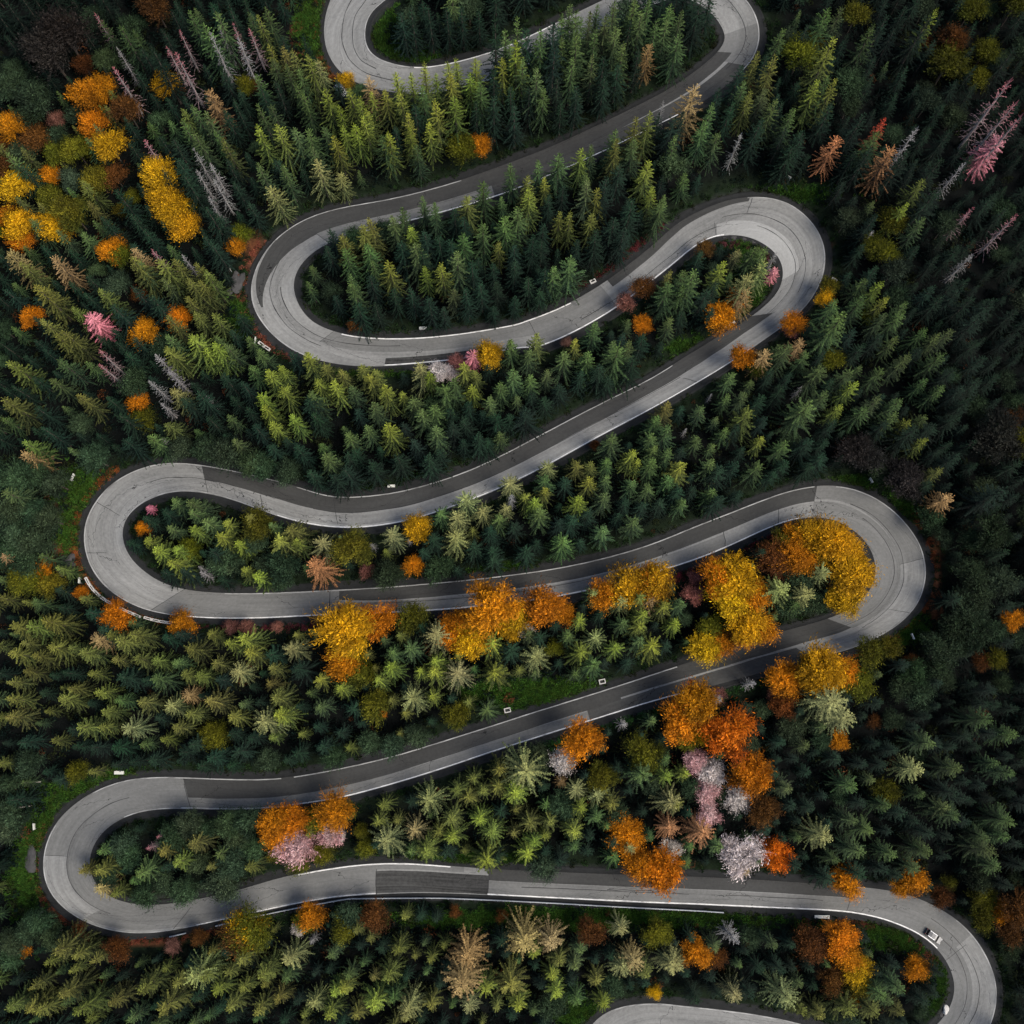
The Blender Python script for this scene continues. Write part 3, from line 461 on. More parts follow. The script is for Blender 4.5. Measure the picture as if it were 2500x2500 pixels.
LINES = [('L', 8, 13, 'paint'), ('R', 8, 12, 'paint'), ('L', 27, 38.5, 'paint'), ('R', 34, 41, 'faded'), ('R', 41.5, 49.5, 'faded'), ('L', 49.3, 59, 'paint'), ('R', 51.5, 58, 'paint'),
         ('R', 58, 66.2, 'paint'), ('L', 67, 78, 'faded'), ('L', 78, 93.5, 'paint'), ('R', 79.5, 92.5, 'faded'), ('L', 93.5, 101, 'faded'), ('R', 93, 101, 'faded'), ('R', 101, 111, 'faded'), ('R', 108.5, 114, 'paint'),
         ('L', 109, 128, 'faded'), ('R', 114, 127.4, 'paint'), ('L', 129, 141, 'faded'), ('L', 145, 157, 'paint'), ('R', 145, 156.5, 'faded'), ('L', 156.5, 164, 'faded'), ('R', 157, 164, 'faded'), ('L', 157.5, 161, 'paint'),
         ('R', 166, 175.5, 'faded'), ('R', 175.5, 181.4, 'paint'), ('L', 178.5, 184, 'paint'), ('R', 185.1, 194.5, 'paint'), ('R', 194.5, 199.3, 'paint'), ('L', 199, 208, 'faded'), ('R', 210, 217, 'faded'), ('L', 1, 8, 'faded'), ('L', 17, 24, 'faded')]
for i, (sd_, a, b, m) in enumerate(LINES):
    w = (.10, .36) if m == 'paint' else (.05, .30)
    put('edge_line', strip_mesh('edge_line', a, b, 0, 0, .034 + .002 * (i % 3), MAT[m], 1, metres=(sd_,) + w), road)
CRACK = [(39.8, 0, .43), (48.8, 0, .46), (57.3, .0, 1), (67.2, 0, .42), (65.6, .55, 1), (75.4, .55, .95), (91, .1, .9), (94, 0, .45), (96.2, 0, 1), (101.2, .2, 1), (103.6, .5, 1), (107.4, 0, 1), (112.7, 0, .95), (114.6, .4, .95), (124, .5, 1), (126.3, .45, .95), (128.1, 0, .5),
         (134.6, 0, .5), (160.6, 0, .8), (167.5, .5, 1), (174.8, .25, 1), (181.4, .2, 1), (185.1, .2, 1), (194.4, .3, 1), (22.6, 0, .5), (54.7, .55, .9), (80, 0, .4), (137.5, 0, .4), (200.2, .3, 1)]
for s, a, b in CRACK:
    k = 10; t = np.linspace(a, b, k); j = gauss(RNG.normal(0, .10, k), .8) / 8
    p = road_at(np.full(k, s) + j, t); q = road_at(np.full(k, s) + j + .022, t); zl = .032 + .05 * (1 - (2 * t - 1) ** 2); p[:, 2] += zl; q[:, 2] += zl
    V = np.concatenate([p, q]); F = np.array([(i, i + 1, k + i + 1, k + i) for i in range(k - 1)])
    put('crack', new_mesh('crack', V, F, [MAT['tar']], False), road)
# long tar seams and skid-dark streaks that run with the lane
for (a, b, t) in [(0, 6, .35), (1, 7, .6), (16, 24, .4), (42, 49, .55), (44, 52, .3), (59, 66, .72), (66, 74, .45), (68, 77, .7), (80, 92, .48), (95, 99, .5), (130, 139, .42), (131, 140, .62), (186, 190, .62), (188, 189.5, .56), (191, 193.5, .6), (198, 206, .4), (199, 207, .68), (163, 172, .5), (114, 120, .62)]:
    k = 40; st = np.linspace(a, b, k); tt = t + gauss(RNG.normal(0, 1, k), 2) * .02; hw = (.05 + .05 * np.abs(gauss(RNG.normal(0, 1, k), 1.5))) / width_at(st)
    p = road_at(st, tt - hw); q = road_at(st, tt + hw); zl = .036 + .05 * (1 - (2 * tt - 1) ** 2); p[:, 2] += zl; q[:, 2] += zl
    V = np.concatenate([p, q]); F = np.array([(i, i + 1, k + i + 1, k + i) for i in range(k - 1)])
    put('tar_seam', new_mesh('tar_seam', V, F, [MAT['tar']], False), road)

# ---------------------------------------------------------------- tree meshes
class TM:
    def __init__(s): s.V = []; s.F = []; s.h = []; s.r = []; s.m = []
    def tri(s, a, b, c, h, r, m=0):
        i = len(s.V); s.V += [a, b, c]; s.F.append((i, i + 1, i + 2)); s.h += [h] * 3; s.r += [r] * 3; s.m.append(m)
    def tube(s, pts, rad, m=1, n=6):
        pts = [Vector(p) for p in pts]; rings = []
        for k, p in enumerate(pts):
            d = (pts[min(k + 1, len(pts) - 1)] - pts[max(k - 1, 0)]).normalized(); u = d.orthogonal().normalized(); w = d.cross(u)
            rings.append([p + (u * math.cos(2 * math.pi * j / n) + w * math.sin(2 * math.pi * j / n)) * rad[k] for j in range(n)])
        for k in range(len(pts) - 1):
            for j in range(n):
                a, b, c, d = rings[k][j], rings[k][(j + 1) % n], rings[k + 1][(j + 1) % n], rings[k + 1][j]
                s.tri(a, b, c, 0, .5, m); s.tri(a, c, d, 0, .5, m)
    def mesh(s, name, mats): return new_mesh(name, [tuple(v) for v in s.V], s.F, mats, False, {'h': s.h, 'rnd': s.r}, midx=s.m)
UPZ = Vector((0, 0, 1))
def conifer(seed, H=20, R=2.5, whorls=21, per=(6, 9), full=1.0, bare=False, base=.14, power=.8, droop=.30):
    rd = random.Random(seed); cr = TM(); tr = TM()
    lean = Vector((rd.uniform(-.25, .25), rd.uniform(-.25, .25), 0))
    ax = lambda z: lean * (z / H) ** 2
    zs = [0, H * .25, H * .5, H * .75, H * .96]
    tr.tube([ax(z) + UPZ * z for z in zs], [.26, .2, .15, .09, .03], 0, 7)
    z0 = H * base
    for i in range(whorls):
        u = (i + rd.uniform(-.3, .3)) / whorls; u = min(max(u, 0), .985); z = z0 + (H - z0) * u
        r = R * ((1 - u) ** power) * rd.uniform(.86, 1.14) * (1 if u > .12 else .82) + .12
        nb = rd.randint(*per) if u < .9 else rd.randint(4, 6); a0 = rd.uniform(0, 6.28)
        for j in range(nb):
            if bare and rd.random() < .15: continue
            az = a0 + 6.283 * j / nb + rd.uniform(-.35, .35); L = r * rd.uniform(.66, 1.16)
            el = math.tan(R_(-6 + 52 * u * u + rd.uniform(-9, 9))); dr = droop * (1 - u) * rd.uniform(.6, 1.4)
            d = Vector((math.cos(az), math.sin(az), 0)); sd = Vector((-d.y, d.x, 0)); o = ax(z) + UPZ * z
            P = lambda t: o + d * (L * t) + UPZ * (L * t * el - dr * L * t * t)
            br = rd.uniform(.1, .9); hh = (u ** (2.3 if not bare else 3.0)) * .95  # by height: painted top light and skirt shade, plus the tops' own cone colour
            wv = sd * ((.06 if not bare else .065) + .022 * L)
            for t0, t1 in ((0, .4), (.4, .75), (.75, 1.0)):
                k0, k1 = (1 - t0 * .6), (1 - t1 * .8); a, b = P(t0), P(t1); rr = min(1, br + .25)
                cr.tri(a - wv * k0, b, a + wv * k0, min(1, hh + .2 * t1), rr)
                cr.tri(a + UPZ * .06 * k0, b, a - UPZ * .10 * k0, hh, rr)
            nt_ = max(3, int(L / (.27 if not bare else .42) * full))
            for k in range(nt_):
                t = .18 + .82 * (k + rd.random() * .6) / nt_; c = P(t); fw = d * math.cos(.85) + UPZ * (el - 2 * dr * t) * .6
                ln = ((.36 - .16 * t) * min(1.15, .45 + L * .3) * rd.uniform(.7, 1.3)) * (1 if not bare else .8)
                for sgn in (-1, 1):
                    if bare and rd.random() < .4: continue
                    e = c + (fw + sd * sgn * .85).normalized() * ln - UPZ * ln * rd.uniform(.05, .38)
                    bw = d * ((.10 if not bare else .06) * rd.uniform(.8, 1.3)); q = min(1, max(0, br + rd.uniform(-.3, .3)))
                    cr.tri(c - bw, c + bw, e, min(1, hh + .18 * t), q)
                if not bare and rd.random() < .6:
                    cr.tri(c - d * .12, c + d * .12, c - UPZ * ln * .55 + d * .1, hh, max(0, br - .15))
    for k in range(6):
        a = rd.uniform(0, 6.28); b = Vector((math.cos(a), math.sin(a), 0)) * .14; cr.tri(ax(H) + UPZ * (H * .955) + b, ax(H) + UPZ * (H * .955) - b, ax(H) + UPZ * (H * rd.uniform(1.0, 1.015)), .9, .6)
    return cr, tr
def broadleaf(seed, H=12, R=3.3, lobes=11, twigs=78, leaf=.46, flat=.8):
    rd = random.Random(seed); cr = TM(); tr = TM()
    tr.tube([(0, 0, 0), (.1, .05, H * .2), (.05, .1, H * .45), (.12, 0, H * .7)], [.22, .18, .13, .05], 0, 7)
    cs = []
    for i in range(lobes):
        a = 2.4 * i + rd.uniform(-.5, .5); q = math.sqrt((i + .3) / lobes) * R * .62
        c = Vector((math.cos(a) * q, math.sin(a) * q, H * (.74 - .30 * (q / R) ** 1.5) + rd.uniform(-.6, .8))); rl = R * rd.uniform(.30, .54); cs.append((c, rl))
        tr.tube([(.05, .08, H * rd.uniform(.25, .45)), tuple(c * .55 + Vector((0, 0, c.z * .35))), tuple(c)], [.09, .06, .025], 0, 5)
    for c, rl in cs:
        lb = rd.uniform(-.26, .26); lm = rd.choice((.6, .85, 1.0, 1.15))
        for k in range(twigs):
            v = Vector((rd.gauss(0, 1), rd.gauss(0, 1), rd.gauss(.35, .9))).normalized(); v.z *= flat
            out = Vector((c.x, c.y, 0)) * .22 / max(.5, R * .3); v = (v + out * .5)
            p0 = c + v * rl * rd.uniform(.1, .45); p1 = c + v * rl * rd.uniform(.7, 1.4) + UPZ * rd.uniform(-.1, .2)
            ax = (p1 - p0); sd = ax.cross(UPZ + Vector((rd.uniform(-.4, .4), rd.uniform(-.4, .4), 0))).normalized(); br = min(1, max(0, .45 + lb + rd.uniform(-.4, .4)))
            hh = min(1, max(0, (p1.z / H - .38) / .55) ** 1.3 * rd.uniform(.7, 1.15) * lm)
            cr.tri(p0 - sd * .035, p0 + sd * .035, p1, hh, min(1, br + .2))
            for j in range(4):
                t = .25 + .25 * j + rd.uniform(-.08, .08); q = p0 + ax * t; s = sd * (1 if j % 2 else -1); ln = leaf * rd.uniform(.7, 1.35)
                e = q + (s * .8 + ax.normalized() * .75 + UPZ * rd.uniform(-.45, .3)).normalized() * ln
                w = ax.normalized().cross(s + UPZ * rd.uniform(-1, 1)).normalized() * ln * .33 + ax.normalized() * ln * .18
                cr.tri(q, e, q + w + (e - q) * .45, hh, min(1, max(0, br + rd.uniform(-.2, .2))))
    return cr, tr
def shrub(seed, R=1.0, H=1.2, n=70, leaf=.34):
    rd = random.Random(seed); cr = TM()
    for k in range(n):
        a = rd.uniform(0, 6.28); q = math.sqrt(rd.random()) * R; z = H * (1 - (q / R) ** 2) * rd.uniform(.35, 1); c = Vector((math.cos(a) * q, math.sin(a) * q, z))
        u = Vector((rd.gauss(0, 1), rd.gauss(0, 1), rd.gauss(.2, .6))).normalized() * leaf * rd.uniform(.6, 1.4); w = u.cross(Vector((rd.gauss(0, 1), rd.gauss(0, 1), rd.gauss(0, 1)))).normalized() * leaf * .4
        cr.tri(c - u * .5 - w * .5, c + u * .7, c - u * .3 + w, z / H * .8, rd.uniform(.1, .9))
    return cr
def tuft(seed):
    rd = random.Random(seed); cr = TM()
    for k in range(26):
        a = rd.uniform(0, 6.28); b = Vector((rd.uniform(-.5, .5), rd.uniform(-.5, .5), 0)); t = b + Vector((math.cos(a) * .3, math.sin(a) * .3, rd.uniform(.25, .55))); s = Vector((-math.sin(a), math.cos(a), 0)) * .07
        cr.tri(b - s, b + s, t, .5, rd.uniform(0, 1))
    return cr
FORM = {}      # form -> list of (crown mesh, trunk mesh, joined mesh)
def reg(form, gens, mat, bark):
    FORM[form] = []
    for cr, tr in gens:
        j = TM(); j.V = cr.V + tr.V; o = len(cr.V); j.F = list(cr.F) + [tuple(i + o for i in f) for f in tr.F]; j.h = cr.h + tr.h; j.r = cr.r + tr.r; j.m = [0] * len(cr.F) + [1] * len(tr.F)
        FORM[form].append((cr.mesh('crown', [mat]), tr.mesh('trunk', [bark]), j.mesh('tree', [mat, bark])))
reg('spruce', [conifer(100 + i, H=17, R=2.9 + .25 * (i % 4), whorls=11 + i % 3, per=(8, 11), power=.72 + .06 * (i % 3), droop=.22 + .06 * (i % 4)) for i in range(9)], MAT['needles'], MAT['bark'])
reg('star', [conifer(200 + i, H=16, R=3.8, whorls=9, per=(10, 13), full=.7, power=.62, droop=.34) for i in range(4)], MAT['needles'], MAT['bark'])
reg('bare', [conifer(300 + i, H=17, R=2.1, whorls=15, per=(5, 8), full=.8, bare=True, power=.75, droop=.5) for i in range(5)], MAT['needles'], MAT['dead_bark'])
reg('feather', [conifer(400 + i, H=12, R=3.2, whorls=13, per=(9, 12), full=1.1, bare=False, power=.5, droop=.25) for i in range(3)], MAT['needles'], MAT['dead_bark'])
reg('broad', [broadleaf(500 + i, H=11 + i % 3, R=3.7 + .3 * (i % 3), lobes=11 + i % 4) for i in range(6)], MAT['leaves'], MAT['bark'])
# code: (form, noun, look, crown colour, top colour, height factor)
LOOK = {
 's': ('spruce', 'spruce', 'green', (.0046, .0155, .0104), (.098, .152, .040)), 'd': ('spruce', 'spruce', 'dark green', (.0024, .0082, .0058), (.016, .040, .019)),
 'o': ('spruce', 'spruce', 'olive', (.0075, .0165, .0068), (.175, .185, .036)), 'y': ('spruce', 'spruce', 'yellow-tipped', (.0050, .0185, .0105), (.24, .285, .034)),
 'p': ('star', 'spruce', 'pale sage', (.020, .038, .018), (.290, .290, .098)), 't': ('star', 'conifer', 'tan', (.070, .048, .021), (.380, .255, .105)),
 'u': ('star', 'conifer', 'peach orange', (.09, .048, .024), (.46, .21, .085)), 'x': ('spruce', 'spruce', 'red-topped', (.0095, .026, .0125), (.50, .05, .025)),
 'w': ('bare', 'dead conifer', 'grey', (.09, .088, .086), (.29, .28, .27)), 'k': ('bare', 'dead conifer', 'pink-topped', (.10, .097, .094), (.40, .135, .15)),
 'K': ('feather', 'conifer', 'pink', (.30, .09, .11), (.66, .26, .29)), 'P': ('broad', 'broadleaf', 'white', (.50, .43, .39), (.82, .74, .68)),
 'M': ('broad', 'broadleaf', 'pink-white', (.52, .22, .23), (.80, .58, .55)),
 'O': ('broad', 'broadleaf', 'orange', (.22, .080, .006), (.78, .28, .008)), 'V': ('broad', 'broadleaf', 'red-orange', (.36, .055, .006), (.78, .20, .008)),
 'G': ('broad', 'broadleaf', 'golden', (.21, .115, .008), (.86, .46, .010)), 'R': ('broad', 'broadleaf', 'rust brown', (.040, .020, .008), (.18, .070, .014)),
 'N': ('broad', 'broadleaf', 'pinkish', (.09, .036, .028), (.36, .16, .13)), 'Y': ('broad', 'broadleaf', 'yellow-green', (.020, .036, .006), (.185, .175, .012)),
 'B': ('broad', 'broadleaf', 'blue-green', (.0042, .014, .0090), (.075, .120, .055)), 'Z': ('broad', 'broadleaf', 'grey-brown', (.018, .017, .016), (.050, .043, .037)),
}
FH = {'spruce': 17, 'star': 16, 'bare': 17, 'feather': 12, 'broad': 12}
FC = {'spruce': 1.0, 'star': 1.0, 'bare': .97, 'feather': .97, 'broad': .68}     # share of the height that the survey point marks
recs = []
for tl, txt in TREES.items():
    for it in txt.replace('\n', ';').split(';'):
        q = it.split()
        if not q: continue
        px, py = tile_px(tl, float(q[1]), float(q[2])); recs.append([q[0], px, py, (float(q[3]) if len(q) > 3 else 1.0) * (.92 if q[0] in 'OGYRN' and px < 480 and py < 650 else 1)])
# overlapping tiles list a few trees twice
keep = []
for r in recs:
    if all(abs(r[1] - k[1]) + abs(r[2] - k[2]) > 17 for k in keep): keep.append(r)
recs = keep
def size_of(code, s):
    f = LOOK[code][0]
    return s * RNG.uniform(.84, 1.16) * (.82 if code == 'B' else .72 if code in 'NPM' else .86 if code in 'RY' else 1.02 if code in 'OGV' else 1.0)
codes = [r[0] for r in recs]; PX = np.array([r[1] for r in recs]); PY = np.array([r[2] for r in recs])
SZ = np.array([size_of(r[0], r[3]) for r in recs]); TALL = np.interp(PY, [250, 700, 1300], [.98, .92, .80]); WIDE = np.array([(s * RNG.uniform(.95, 1.12)) for s in np.interp(PY, [250, 1300], [1.04, 1.08])]); SZ0 = SZ.copy(); SZ = SZ * np.where([LOOK[c][0] == 'broad' for c in codes], 1, TALL); HH = np.array([FH[LOOK[c][0]] * FC[LOOK[c][0]] for c in codes])
def place(PX, PY, hs):
    zb = on_slope(PX, PY)[:, 2] - hs * .2
    for k in range(10):
        P = unproj(PX, PY, zb + hs); zb = .5 * zb + .5 * terrain(P[:, :2])
    P = unproj(PX, PY, zb + hs); P[:, 2] = terrain(P[:, :2]); return P
P0 = place(PX, PY, HH * SZ); ED = road_dist(P0[:, :2])
bad0 = np.where(ED < 1.2 + .5 * SZ)[0]; S0 = SZ.copy()
todo = list(bad0)
for f in (1.12, .88, 1.25, .76, 1.38, .66):   # a stem may not stand on the road: such a tree is a taller or a shorter one
    if not todo: break
    q = np.array(todo); p_ = place(PX[q], PY[q], (HH * S0)[q] * f); e_ = road_dist(p_[:, :2]); g_ = e_ > 1.2 + .4 * S0[q]
    for j, i in enumerate(q):
        if g_[j]: P0[i] = p_[j]; ED[i] = e_[j]; SZ[i] = S0[i] * f
    todo = [i for j, i in enumerate(q) if not g_[j]]
for i in todo:                                        # the rest stand just outside the kerb, on the nearer side of where they were seen
    q = P0[i][:2]; j = int(np.linalg.norm(SX[:, :2] - q, axis=1).argmin()); v = q - SX[j, :2]; L_ = np.linalg.norm(v); foot = SX[j, :2]
    tg_ = SX[min(j + 1, len(SX) - 1), :2] - SX[max(j - 1, 0), :2]; nr = np.array([-tg_[1], tg_[0]]); nr = nr / np.linalg.norm(nr)
    if nr @ v < 0: nr = -nr
    if L_ < 1.0 or (nr[1] > 0 and PY[i] < 1750 and L_ < SW[j] * .55): nr = nr if nr[1] < 0 else -nr
    P0[i][:2] = foot + nr * (SW[j] + 2.3); ED[i] = road_dist(P0[i][None, :2])[0]
P0[todo, 2] = terrain(P0[todo][:, :2]); print('moved', len(todo))
WID = SZ0 * WIDE / SZ; WID = np.where(SZ > S0 * 1.01, WID * (SZ / S0) ** .3, np.where(SZ < S0 * .99, WID * (SZ / S0) ** .5, WID))
ok = ED > .9
print('trees surveyed', len(recs), 'dropped', int((~ok).sum()))
codes = [c for c, k in zip(codes, ok) if k]; PX, PY, SZ, HH, P0, WID = PX[ok], PY[ok], SZ[ok], HH[ok], P0[ok], WID[ok]
# forest between and behind the surveyed trees, and a little beyond the picture
cand = RNG.uniform(-170, 2670, (26000, 2)); cb = on_slope(cand[:, 0], cand[:, 1]); ce = road_dist(cb[:, :2])
pos = [tuple(p[:2]) for p in P0]; cell = {}
for p in pos: cell.setdefault((int(p[0] // 5), int(p[1] // 5)), []).append(p)
fill = []
gr = np.array([(a, b, c, d) for a, b, c, d in GRASS])
for (px, py), p, e in zip(cand, cb, ce):
    if e < 3.6: continue
    if (((px - gr[:, 0]) / gr[:, 2]) ** 2 + ((py - gr[:, 1]) / gr[:, 3]) ** 2 < 1.1).any(): continue
    cx, cy = int(p[0] // 5), int(p[1] // 5); rmin = 3.5 if 0 <= px <= 2500 and 0 <= py <= 2500 else 5.0
    near = any((q[0] - p[0]) ** 2 + (q[1] - p[1]) ** 2 < rmin ** 2 for i in (-1, 0, 1) for j in (-1, 0, 1) for q in cell.get((cx + i, cy + j), ()))
    if near: continue
    cell.setdefault((cx, cy), []).append((p[0], p[1])); fill.append((px, py, p[0], p[1]))
fill = np.array(fill); fz = terrain(fill[:, 2:4])
inside = (fill[:, 0] > -10) & (fill[:, 0] < 2510) & (fill[:, 1] > -10) & (fill[:, 1] < 2510)
fcode = []
for px, py, a, b in fill:
    r = RNG.random()
    if px < 340 and 280 < py < 640: fcode.append('o' if r < .3 else 's' if r < .55 else 'Y' if r < .7 else 'R' if r < .8 else 'B')
    elif py > 1250 and px < 1300: fcode.append('o' if r < .35 else 'd' if r < .8 else 's')
    elif px > 2150 or (px < 350 and py < 500): fcode.append('d' if r < .85 else 'B')
    else: fcode.append('d' if r < .7 else 's' if r < .9 else 'B')
top_ = (fill[:, 1] < 420) & (fill[:, 0] > 1080) & (fill[:, 0] < 1780)
fs = np.where(inside, np.where(top_, RNG.uniform(.8, 1.05, len(fill)), RNG.uniform(.42, .8, len(fill))), RNG.uniform(.8, 1.1, len(fill)))
codes += fcode; P0 = np.concatenate([P0, np.column_stack([fill[:, 2:4], fz])]); SZ = np.concatenate([SZ, fs]); WID = np.concatenate([WID, RNG.uniform(1.05, 1.35, len(fill))]); SURV = np.array([True] * len(PX) + [False] * len(fill))
HH = np.array([FH[LOOK[c][0]] * FC[LOOK[c][0]] for c in codes])
TP = to_px(P0 + np.column_stack([np.zeros(len(SZ)), np.zeros(len(SZ)), HH * SZ]))
print('trees in all', len(codes))
# ---------------------------------------------------------------- tree labels
ARM = [5, 21, 44, 72, 103, 135, 168, 203, 999]
ORD = ['zeroth', 'first', 'second', 'third', 'fourth', 'fifth', 'sixth', 'seventh', 'eighth', 'ninth', 'tenth', 'eleventh', 'twelfth', 'thirteenth', 'fourteenth', 'fifteenth', 'sixteenth', 'seventeenth', 'eighteenth', 'nineteenth', 'twentieth']
TENS = {2: 'twenty', 3: 'thirty', 4: 'forty', 5: 'fifty', 6: 'sixty', 7: 'seventy'}
def ordinal(n):
    if n <= 20: return ORD[n]
    t, u = divmod(n, 10); return (TENS[t] + '-' + ORD[u]) if u else TENS[t][:-1] + 'ieth'
arm_of = np.array([max(1, next(i for i, a in enumerate(ARM) if st / SUB < a)) for st in range(NST)])
def zone(x, y):
    m = np.abs(Cpx[:, 0] - x) < 9
    if not m.any():
        side = 'far left forest' if x < 1250 else 'far right forest'; return ('upper part' if y < 833 else 'middle part' if y < 1667 else 'lower part') + ' of ' + side
    ys, ar = Cpx[m, 1], arm_of[m]; part = ('left' if x < 833 else 'middle' if x < 1667 else 'right') + ' part of '
    up = ys < y
    if up.any(): return part + 'strip under ' + ORD[ar[up][np.argmax(ys[up])]] + ' road stretch'
    return part + 'forest above ' + ORD[ar[np.argmin(ys)]] + ' road stretch'
inframe = (TP[:, 0] > -25) & (TP[:, 0] < 2525) & (TP[:, 1] > -25) & (TP[:, 1] < 2525)
buckets = {}
for i, c in enumerate(codes):
    if not inframe[i]: continue
    big = 'large ' if SZ[i] > 1.17 else 'small ' if SZ[i] < .68 else ''
    buckets.setdefault((big + LOOK[c][2] + ' ' + LOOK[c][1], zone(TP[i, 0], TP[i, 1])), []).append(i)
LABEL = {}
for (lk, zn), ids in buckets.items():
    ids.sort(key=lambda i: TP[i, 0])
    for k, i in enumerate(ids): LABEL[i] = f'{lk}, {ordinal(k + 1)} from left, {zn}' if len(ids) > 1 else f'{lk}, {zn}'
# ---------------------------------------------------------------- plant the trees
TINT = []; 
for i, c in enumerate(codes):
    L = LOOK[c]; v = RNG.uniform(.75, 1.25) * np.interp(TP[i, 0], [1750, 2350], [1, .62]) * (np.interp(TP[i, 1], [60, 330], [.62, 1]) if TP[i, 0] < 420 else 1) if c in 'sdoyBYRZ' else RNG.uniform(.85, 1.1); hu = RNG.normal(0, .06 if c not in 'PMwk' else .012, 3)  # vignette painted into the tint: darker at the right edge and top-left corner
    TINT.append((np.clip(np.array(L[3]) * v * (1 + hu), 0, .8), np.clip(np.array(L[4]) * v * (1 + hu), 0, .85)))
ROT = RNG.uniform(0, 6.283, len(codes)); VAR = [int(RNG.integers(0, len(FORM[LOOK[c][0]]))) for c in codes]
conif = [i for i, c in enumerate(codes) if LOOK[c][1] == 'spruce' and inframe[i]]
conif.sort(key=lambda i: -(SZ[i] + (.3 if SURV[i] else 0))); solo = set(conif[:300])
broad_fill = [i for i, c in enumerate(codes) if not SURV[i]]
solo |= {i for i, c in enumerate(codes) if inframe[i] and LOOK[c][1] in ('conifer', 'dead conifer')}
brd = [i for i, c in enumerate(codes) if inframe[i] and LOOK[c][1] == 'broadleaf']
brd.sort(key=lambda i: -(SZ[i] + (.5 if SURV[i] else 0) + (.4 if codes[i] not in 'BZ' else 0))); solo |= set(brd[:300])
NAME = {'spruce': 'spruce_tree', 'conifer': 'conifer_tree', 'dead conifer': 'dead_conifer', 'broadleaf': 'broadleaf_tree'}
CAT = {'spruce': 'spruce', 'conifer': 'conifer', 'dead conifer': 'dead tree', 'broadleaf': 'tree'}
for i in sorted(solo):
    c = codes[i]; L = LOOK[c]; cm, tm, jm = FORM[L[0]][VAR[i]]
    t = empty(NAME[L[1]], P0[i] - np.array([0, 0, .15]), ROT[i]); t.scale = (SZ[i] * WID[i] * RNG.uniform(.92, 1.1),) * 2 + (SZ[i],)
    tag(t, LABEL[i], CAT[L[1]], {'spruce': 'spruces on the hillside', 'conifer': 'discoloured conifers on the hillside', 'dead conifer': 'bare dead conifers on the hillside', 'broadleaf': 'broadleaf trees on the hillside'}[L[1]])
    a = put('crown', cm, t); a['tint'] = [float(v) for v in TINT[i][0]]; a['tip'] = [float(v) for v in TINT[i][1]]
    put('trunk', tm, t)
# ---------------------------------------------------------------- uncountable vegetation
def scatter(name, label, cat, meshes, pos, rot, scl, var, tint, tip):
    me = bpy.data.meshes.new(name); me.vertices.add(len(pos)); me.vertices.foreach_set('co', np.asarray(pos, np.float32).ravel())
    def at(nm, ty, key, v): a = me.attributes.new(nm, ty, 'POINT'); a.data.foreach_set(key, np.asarray(v, np.float32).ravel())
    at('spin', 'FLOAT_VECTOR', 'vector', np.column_stack([np.zeros((len(pos), 2)), rot])); at('grow', 'FLOAT_VECTOR', 'vector', scl); at('pick', 'FLOAT', 'value', var)
    one = np.ones((len(pos), 1)); at('tint', 'FLOAT_COLOR', 'color', np.column_stack([tint, one])); at('tip', 'FLOAT_COLOR', 'color', np.column_stack([tip, one]))
    o = put(name, me); nt = bpy.data.node_groups.new(name, 'GeometryNodeTree')
    nt.interface.new_socket('Geometry', in_out='INPUT', socket_type='NodeSocketGeometry'); nt.interface.new_socket('Geometry', in_out='OUTPUT', socket_type='NodeSocketGeometry')
    gi = nt.nodes.new('NodeGroupInput'); go = nt.nodes.new('NodeGroupOutput'); jn = nt.nodes.new('GeometryNodeJoinGeometry')
    def na(nm, dt): a = nt.nodes.new('GeometryNodeInputNamedAttribute'); a.data_type = dt; a.inputs[0].default_value = nm; return a.outputs[0]
    spin, grow, pick = na('spin', 'FLOAT_VECTOR'), na('grow', 'FLOAT_VECTOR'), na('pick', 'FLOAT'); e2r = nt.nodes.new('FunctionNodeEulerToRotation'); nt.links.new(spin, e2r.inputs[0])
    for k, m in enumerate(meshes):
        src = bpy.data.objects.new(name + '_source', m)
        oi = nt.nodes.new('GeometryNodeObjectInfo'); oi.inputs[0].default_value = src
        cp = nt.nodes.new('FunctionNodeCompare'); cp.data_type = 'FLOAT'; cp.operation = 'EQUAL'; cp.inputs[1].default_value = k; cp.inputs['Epsilon'].default_value = .1; nt.links.new(pick, cp.inputs[0])
        ip = nt.nodes.new('GeometryNodeInstanceOnPoints'); nt.links.new(gi.outputs[0], ip.inputs['Points']); nt.links.new(cp.outputs[0], ip.inputs['Selection'])
        nt.links.new(oi.outputs['Geometry'], ip.inputs['Instance']); nt.links.new(e2r.outputs[0], ip.inputs['Rotation']); nt.links.new(grow, ip.inputs['Scale']); nt.links.new(ip.outputs[0], jn.inputs[0])
    nt.links.new(jn.outputs[0], go.inputs[0]); md = o.modifiers.new('scatter', 'NODES'); md.node_group = nt
    return tag(o, label, cat, kind='stuff')
rest = [i for i in range(len(codes)) if i not in solo]
forms = list(FORM); off = {}; meshes = []
for f in ('spruce', 'star', 'broad', 'bare', 'feather'): off[f] = len(meshes); meshes += [x[2] for x in FORM[f]]
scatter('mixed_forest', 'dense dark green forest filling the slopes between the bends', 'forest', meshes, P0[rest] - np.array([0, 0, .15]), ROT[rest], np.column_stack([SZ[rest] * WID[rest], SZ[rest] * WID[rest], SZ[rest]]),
        [off[LOOK[codes[i]][0]] + VAR[i] for i in rest], np.array([TINT[i][0] for i in rest]), np.array([TINT[i][1] for i in rest]))
